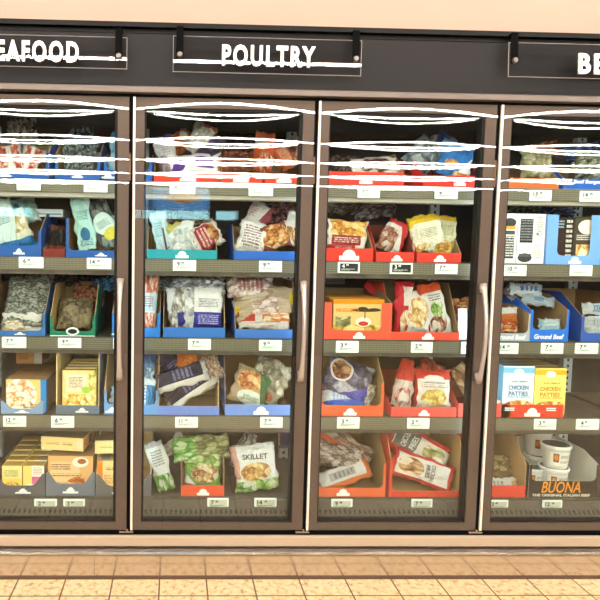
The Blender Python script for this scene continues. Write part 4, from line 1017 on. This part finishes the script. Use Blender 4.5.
t = tray('red tray holding a blue and a yellow patties carton', 501, 563, 3, 13, 16, col=RED, group=G4, embx=532, embw=16, inner='#a04432', d=.3)
bm = bmesh.new()
for x, z in ((-.105, .040), (-.105, .031), (.085, .040), (.085, .031)): box(bm, x-.022, x+.022, -.0012, -.0004, z, z+.005)
bm_obj('fine_print', bm, M_WHITE, t)
pbx = lambda c1, c2, tx: [printed(c1, ('rect', 0, 1, .86, .97, c2), ('ell', .5, .87, .16, .075, '#f6f4ee'), ('food', .55, .12, .6, .2, '#b06a1e', '#e9b25a', '#f8e4ac', 4.0), ('text', .2, .8, .66, .72, tx, 1.0), ('text', .1, .9, .36, .4, tx, 1.0), film=False), solid(c2), printed('#6b6e72' if c1 != '#f8e27c' else '#a97c34', ('text', .1, .9, .1, .9, '#8d8d88', 6.0), film=False)]
o1 = carton('front light blue chicken patties carton in the red beef tray', 503, 534, 362, 412, .135, .06, pbx('#e2f1f6', '#7cc4ea', '#4a7fae'), z=SZ[3]+.004, words=(('CHICKEN', .5, .57, .12, .64, '#3f7fc0'), ('PATTIES', .5, .45, .12, .62, '#3f7fc0')))
o2 = carton('front yellow chicken patties carton in the red beef tray', 534.5, 566, 364, 412, .135, .06, pbx('#f8e27c', '#f0b92c', '#a8762a'), z=SZ[3]+.004, words=(('CHICKEN', .5, .57, .12, .64, '#d08a2c'), ('PATTIES', .5, .45, .12, .62, '#d08a2c')))
for i in range(3):
    copy_thing(o1, ('second', 'third', 'rearmost')[i]+' light blue patties carton behind the front one', o1.location+Vector((0, .064*(i+1), 0)))
    copy_thing(o2, ('second', 'third', 'rearmost')[i]+' yellow patties carton behind the front one', o2.location+Vector((0, .064*(i+1), 0)))
carton('red carton standing beside the beef door stile, fourth shelf', 489, 501, 362, 398, .24, .2, [solid('#d8352a', .4), solid('#c8332a'), solid('#a83028')], z=SZ[3]+.001)
carton('small red carton with white top lying beside the patties tray', 487, 500, 402, 418, .135, .12, [printed('#e0483c', ('rect', 0, 1, .7, 1, '#e9d9cc'), film=False), solid('#c8332a'), solid('#d8cfc4')], z=SZ[3]+.001)

t = tray('red tray with tall torn kraft wall beside the beef door stile, deck', 484, 525, 4, 12, 58, col='#d9412c', group=G4, emb=False, inner='#b8915c', hc=34, style='low', slope=.3)
bag('clear pack of flat breads at the back of the torn kraft tray', 503, 468, 22, 32, .25, clear('#7a6038', '#a88a58', '#cdb78a', 2.0, 70), 90, 26, t=.05)
bag('white pack with small yellow print low in the torn kraft tray', 502, 484, 12, 30, .165, printed('#ece6da', ('text', .2, .6, .1, .5, '#8a8478', 2.0), ('rect', .2, .8, .75, .9, '#d8a43a')), 90, 12, t=.05)
t = tray('dark brown box lettered BUONA in orange, full of white tubs', 528, 597, 4, 17, 42, col='#332a24', group=G4, emb=False, inner='#d6d2c8', d=.30, hc=34, style='notch')
nB = solid('#f59a2a', .4, 0, .02)
lettered(t, 'BUONA', -.01, .048, .182, nB, .074, .22)
lettered(t, 'THE ORIGINAL ITALIAN BEEF', -.008, .0105, .27, solid('#d8d2c6', .5), .016)

def tub(label, cx, cyt, wpx, Y, z=None, hpx=26):
    k = (at(600, 460, Y).x-at(500, 460, Y).x)/100
    r, h = wpx*k/2*.86, hpx*k*.9
    c = at(cx, cyt, Y)
    e = tag(empty('food_tub', (c.x, Y, (c.z-h) if z is None else z)), label, 'tub', 'white tubs in the dark brown box')
    bm = bmesh.new(); lathe(bm, [(r*.72, 0), (r*.76, .003), (r*.93, h*.84), (r*.99, h*.86), (r*.99, h*.9), (r*.94, h*.9), (r*.2, h*.9)])
    bm_obj('tub_body', bm, solid('#eeebe4', .4, 0, .02), e, True)
    bm = bmesh.new(); lathe(bm, [(r*.3, h*.9), (r*1.0, h*.9), (r*1.03, h*.92), (r*1.03, h*.985), (r*.98, h), (r*.93, h), (r*.91, h*.97), (r*.1, h*.97)])
    bm_obj('rim', bm, solid('#f4f2ec', .35, 0, .02), e, True)
    bm = bmesh.new(); lathe(bm, [(r*.05, h*.962), (r*.9, h*.962), (r*.9, h*.98), (r*.05, h*.98)])
    bm_obj('lid', bm, solid('#55524d', .35, .1, .1), e)
    bm = bmesh.new()
    vs = []
    for i in range(11):
        a = -pi/2-.95+1.9*i/10
        for q in (.18, .76):
            rr = r*(.76+(.93-.76)*q/.84)+.0012
            vs.append(bm.verts.new((rr*cos(a), rr*sin(a), h*q)))
    uvl = bm.loops.layers.uv.new('UVMap')
    for i in range(10):
        f = bm.faces.new((vs[2*i], vs[2*i+2], vs[2*i+3], vs[2*i+1]))
        for l, uvv in zip(f.loops, ((i/10, 0), ((i+1)/10, 0), ((i+1)/10, 1), (i/10, 1))): l[uvl].uv = uvv
    bm_obj('paper_label', bm, printed('#e6e2d8', ('rect', .12, .34, .25, .9, '#8d5a34'), ('ell', .23, .6, .08, .2, '#e08a3a'), ('text', .4, .92, .5, .8, '#4a4a4a', 2.0), ('text', .4, .9, .15, .4, '#77736a', 2.0), film=False), e)
    return e
tub('white tub with grey lid on top at the front of the BUONA box', 556.5, 437, 31, .215, SZ[4]+.112, 26)
tub('white tub under the front top one in the BUONA box', 554, 462, 31, .215, SZ[4]+.004, 26)
tub('white tub standing back left behind the front top tub', 538, 431, 29, .36, SZ[4]+.125, 26)
tub('white tub below the back left one in the BUONA box', 538, 460, 29, .36, SZ[4]+.004, 26)
tub('white tub at the far back left above the torn kraft tray', 518, 430, 28, .50, SZ[4]+.118, 27)
tub('white tub under the far back left one', 518, 460, 28, .50, SZ[4]+.004, 27)
tub('white tub low at the left corner of the BUONA box', 534, 458, 22, .245, SZ[4]+.004, 22)

# green tray extras: white edge line and round crest
for o in list(bpy.data.objects):
    if o.get('label', '').startswith('green tray with round'):
        bm = bmesh.new()
        bmesh.ops.create_uvsphere(bm, u_segments=20, v_segments=8, radius=1, matrix=Matrix.Translation((0, -.0006, .022)) @ Matrix.Diagonal((.029, .0016, .018, 1)))
        q = bm_obj('crest', bm, M_WHITE, o, True)
        bm = bmesh.new()
        bmesh.ops.create_uvsphere(bm, u_segments=20, v_segments=8, radius=1, matrix=Matrix.Translation((0, -.0016, .022)) @ Matrix.Diagonal((.021, .0014, .011, 1)))
        bm_obj('crest_center', bm, solid('#1c2f2a', .4), q, True)
        bm = bmesh.new(); box(bm, -.0985, .0985, -.0008, 0, 0, .004); bm_obj('edge_line', bm, solid('#e9efe6', .5), o)

# ================================================================== PRICE LABELS
P = [
 ('below the leftmost blue shrimp tray, top seafood shelf', 17, 40, 179, 190, ('9', '99')), ('below the notched dark fish tray, top seafood shelf', 84, 107, 181, 192, ('7', '99')),
 ('below the leftmost white fillet tray, second seafood shelf', 19, 43, 257, 268, ('6', '49')), ('below the aqua bag tray, second seafood shelf', 87, 111, 258, 269, ('14', '49')),
 ('below the stacked fish packs, third seafood shelf', 2, 26, 337, 348, ('7', '99')), ('below the green tray with the crest', 58, 81, 338, 348, ('9', '99')), ('half hidden by the seafood door handle, third shelf', 113, 136, 338, 349, ('5', '99')),
 ('below the seafood picture carton', 3, 26, 416, 427, ('12', '99')), ('below the golden bites carton', 51, 74, 416, 428, ('6', '99')),
 ('on the seafood deck below the yellow cartons', 34, 57, 499, 511, ('2', '99')), ('on the seafood deck below the croissant picture carton', 63, 85, 499, 511, ('3', '99')),
 ('below the purple and white bags, top poultry shelf', 170, 195, 183, 194, ('8', '99')), ('below the orange bags, top poultry shelf', 249, 273, 185, 196, ('7', '99')),
 ('below the teal tray', 173, 196, 260, 271, ('9', '99')), ('below the royal blue tray', 259, 282, 261, 272, ('9', '99')),
 ('below the navy label bags, third poultry shelf', 188, 211, 339, 350, ('7', '99')), ('below the ribbed blue meat tray', 259, 282, 340, 351, ('9', '99')),
 ('below the navy and white bag heap', 175, 198, 417, 428, ('11', '99')), ('below the periwinkle tray with the crest', 260, 283, 417, 428, ('7', '49')),
 ('on the poultry deck below the red-orange tray', 207, 229, 498, 510, ('7', '49')), ('on the poultry deck below the skillet bag', 254, 277, 498, 510, ('14', '99')), ('at the far left of the poultry deck, half behind the stile', 122, 142, 498, 511, ('5', '49')),
 ('below the chocolate brown packs, top shelf of the unsigned bay', 358, 380, 188, 198, ('7', '99')), ('below the bright blue nugget bag', 435, 458, 189, 199, ('6', '99')),
 ('with dark screen below the french fries bag', 338, 360, 262, 273, ('4', '99')), ('with dark screen below the small red tray', 390, 413, 263, 274, ('3', '99')), ('below the yellow nugget bags', 435, 458, 264, 274, ('7', '99')),
 ('below the nuggets cartons', 336, 359, 341, 353, ('3', '99')), ('below the upright pasta bags', 411, 433, 342, 353, ('2', '99')), ('at the right edge below the pale card', 461, 483, 342, 354, ('4', '99')),
 ('below the clear violet bag with the bowl picture', 337, 360, 417, 429, ('3', '49')), ('below the macaroni bag', 407, 430, 418, 429, ('2', '99')),
 ('on the deck below the orange notched tray', 331, 353, 499, 511, ('9', '49')), ('on the deck below the two slanting chicken bags', 411, 433, 499, 511, ('7', '99')),
 ('below the orange beef burger tray', 530, 552, 190, 201, ('13', '99')), ('below the blue beef burger tray', 580, 602, 191, 202, ('14', '99')),
 ('below the white cartons with black graphics', 504, 527, 265, 276, ('10', '99')), ('below the windowed light blue tray', 570, 593, 265, 276, None),
 ('below the grey ground beef tray', 497, 519, 343, 354, ('14', '49')), ('below the bright blue ground beef tray', 541, 564, 343, 354, ('7', '49')), ('below the tall blue tray of beef rolls', 575, 599, 343, 354, ('7', '99')),
 ('below the chicken patties cartons', 534, 557, 419, 430, ('3', '99')), ('at the right edge of the fourth beef shelf', 576, 600, 419, 430, ('4', '99')),
 ('on the beef deck below the torn kraft tray', 487, 509, 500, 511, ('3', '49')), ('on the beef deck below the BUONA box', 542, 563, 500, 511, ('12', '49')),
]
for lab, a, b, c, d, pr in P:
    price_tag('white price label ' + lab, a, b, c, d, pr, dark='dark screen' in lab, deck=c > 490)
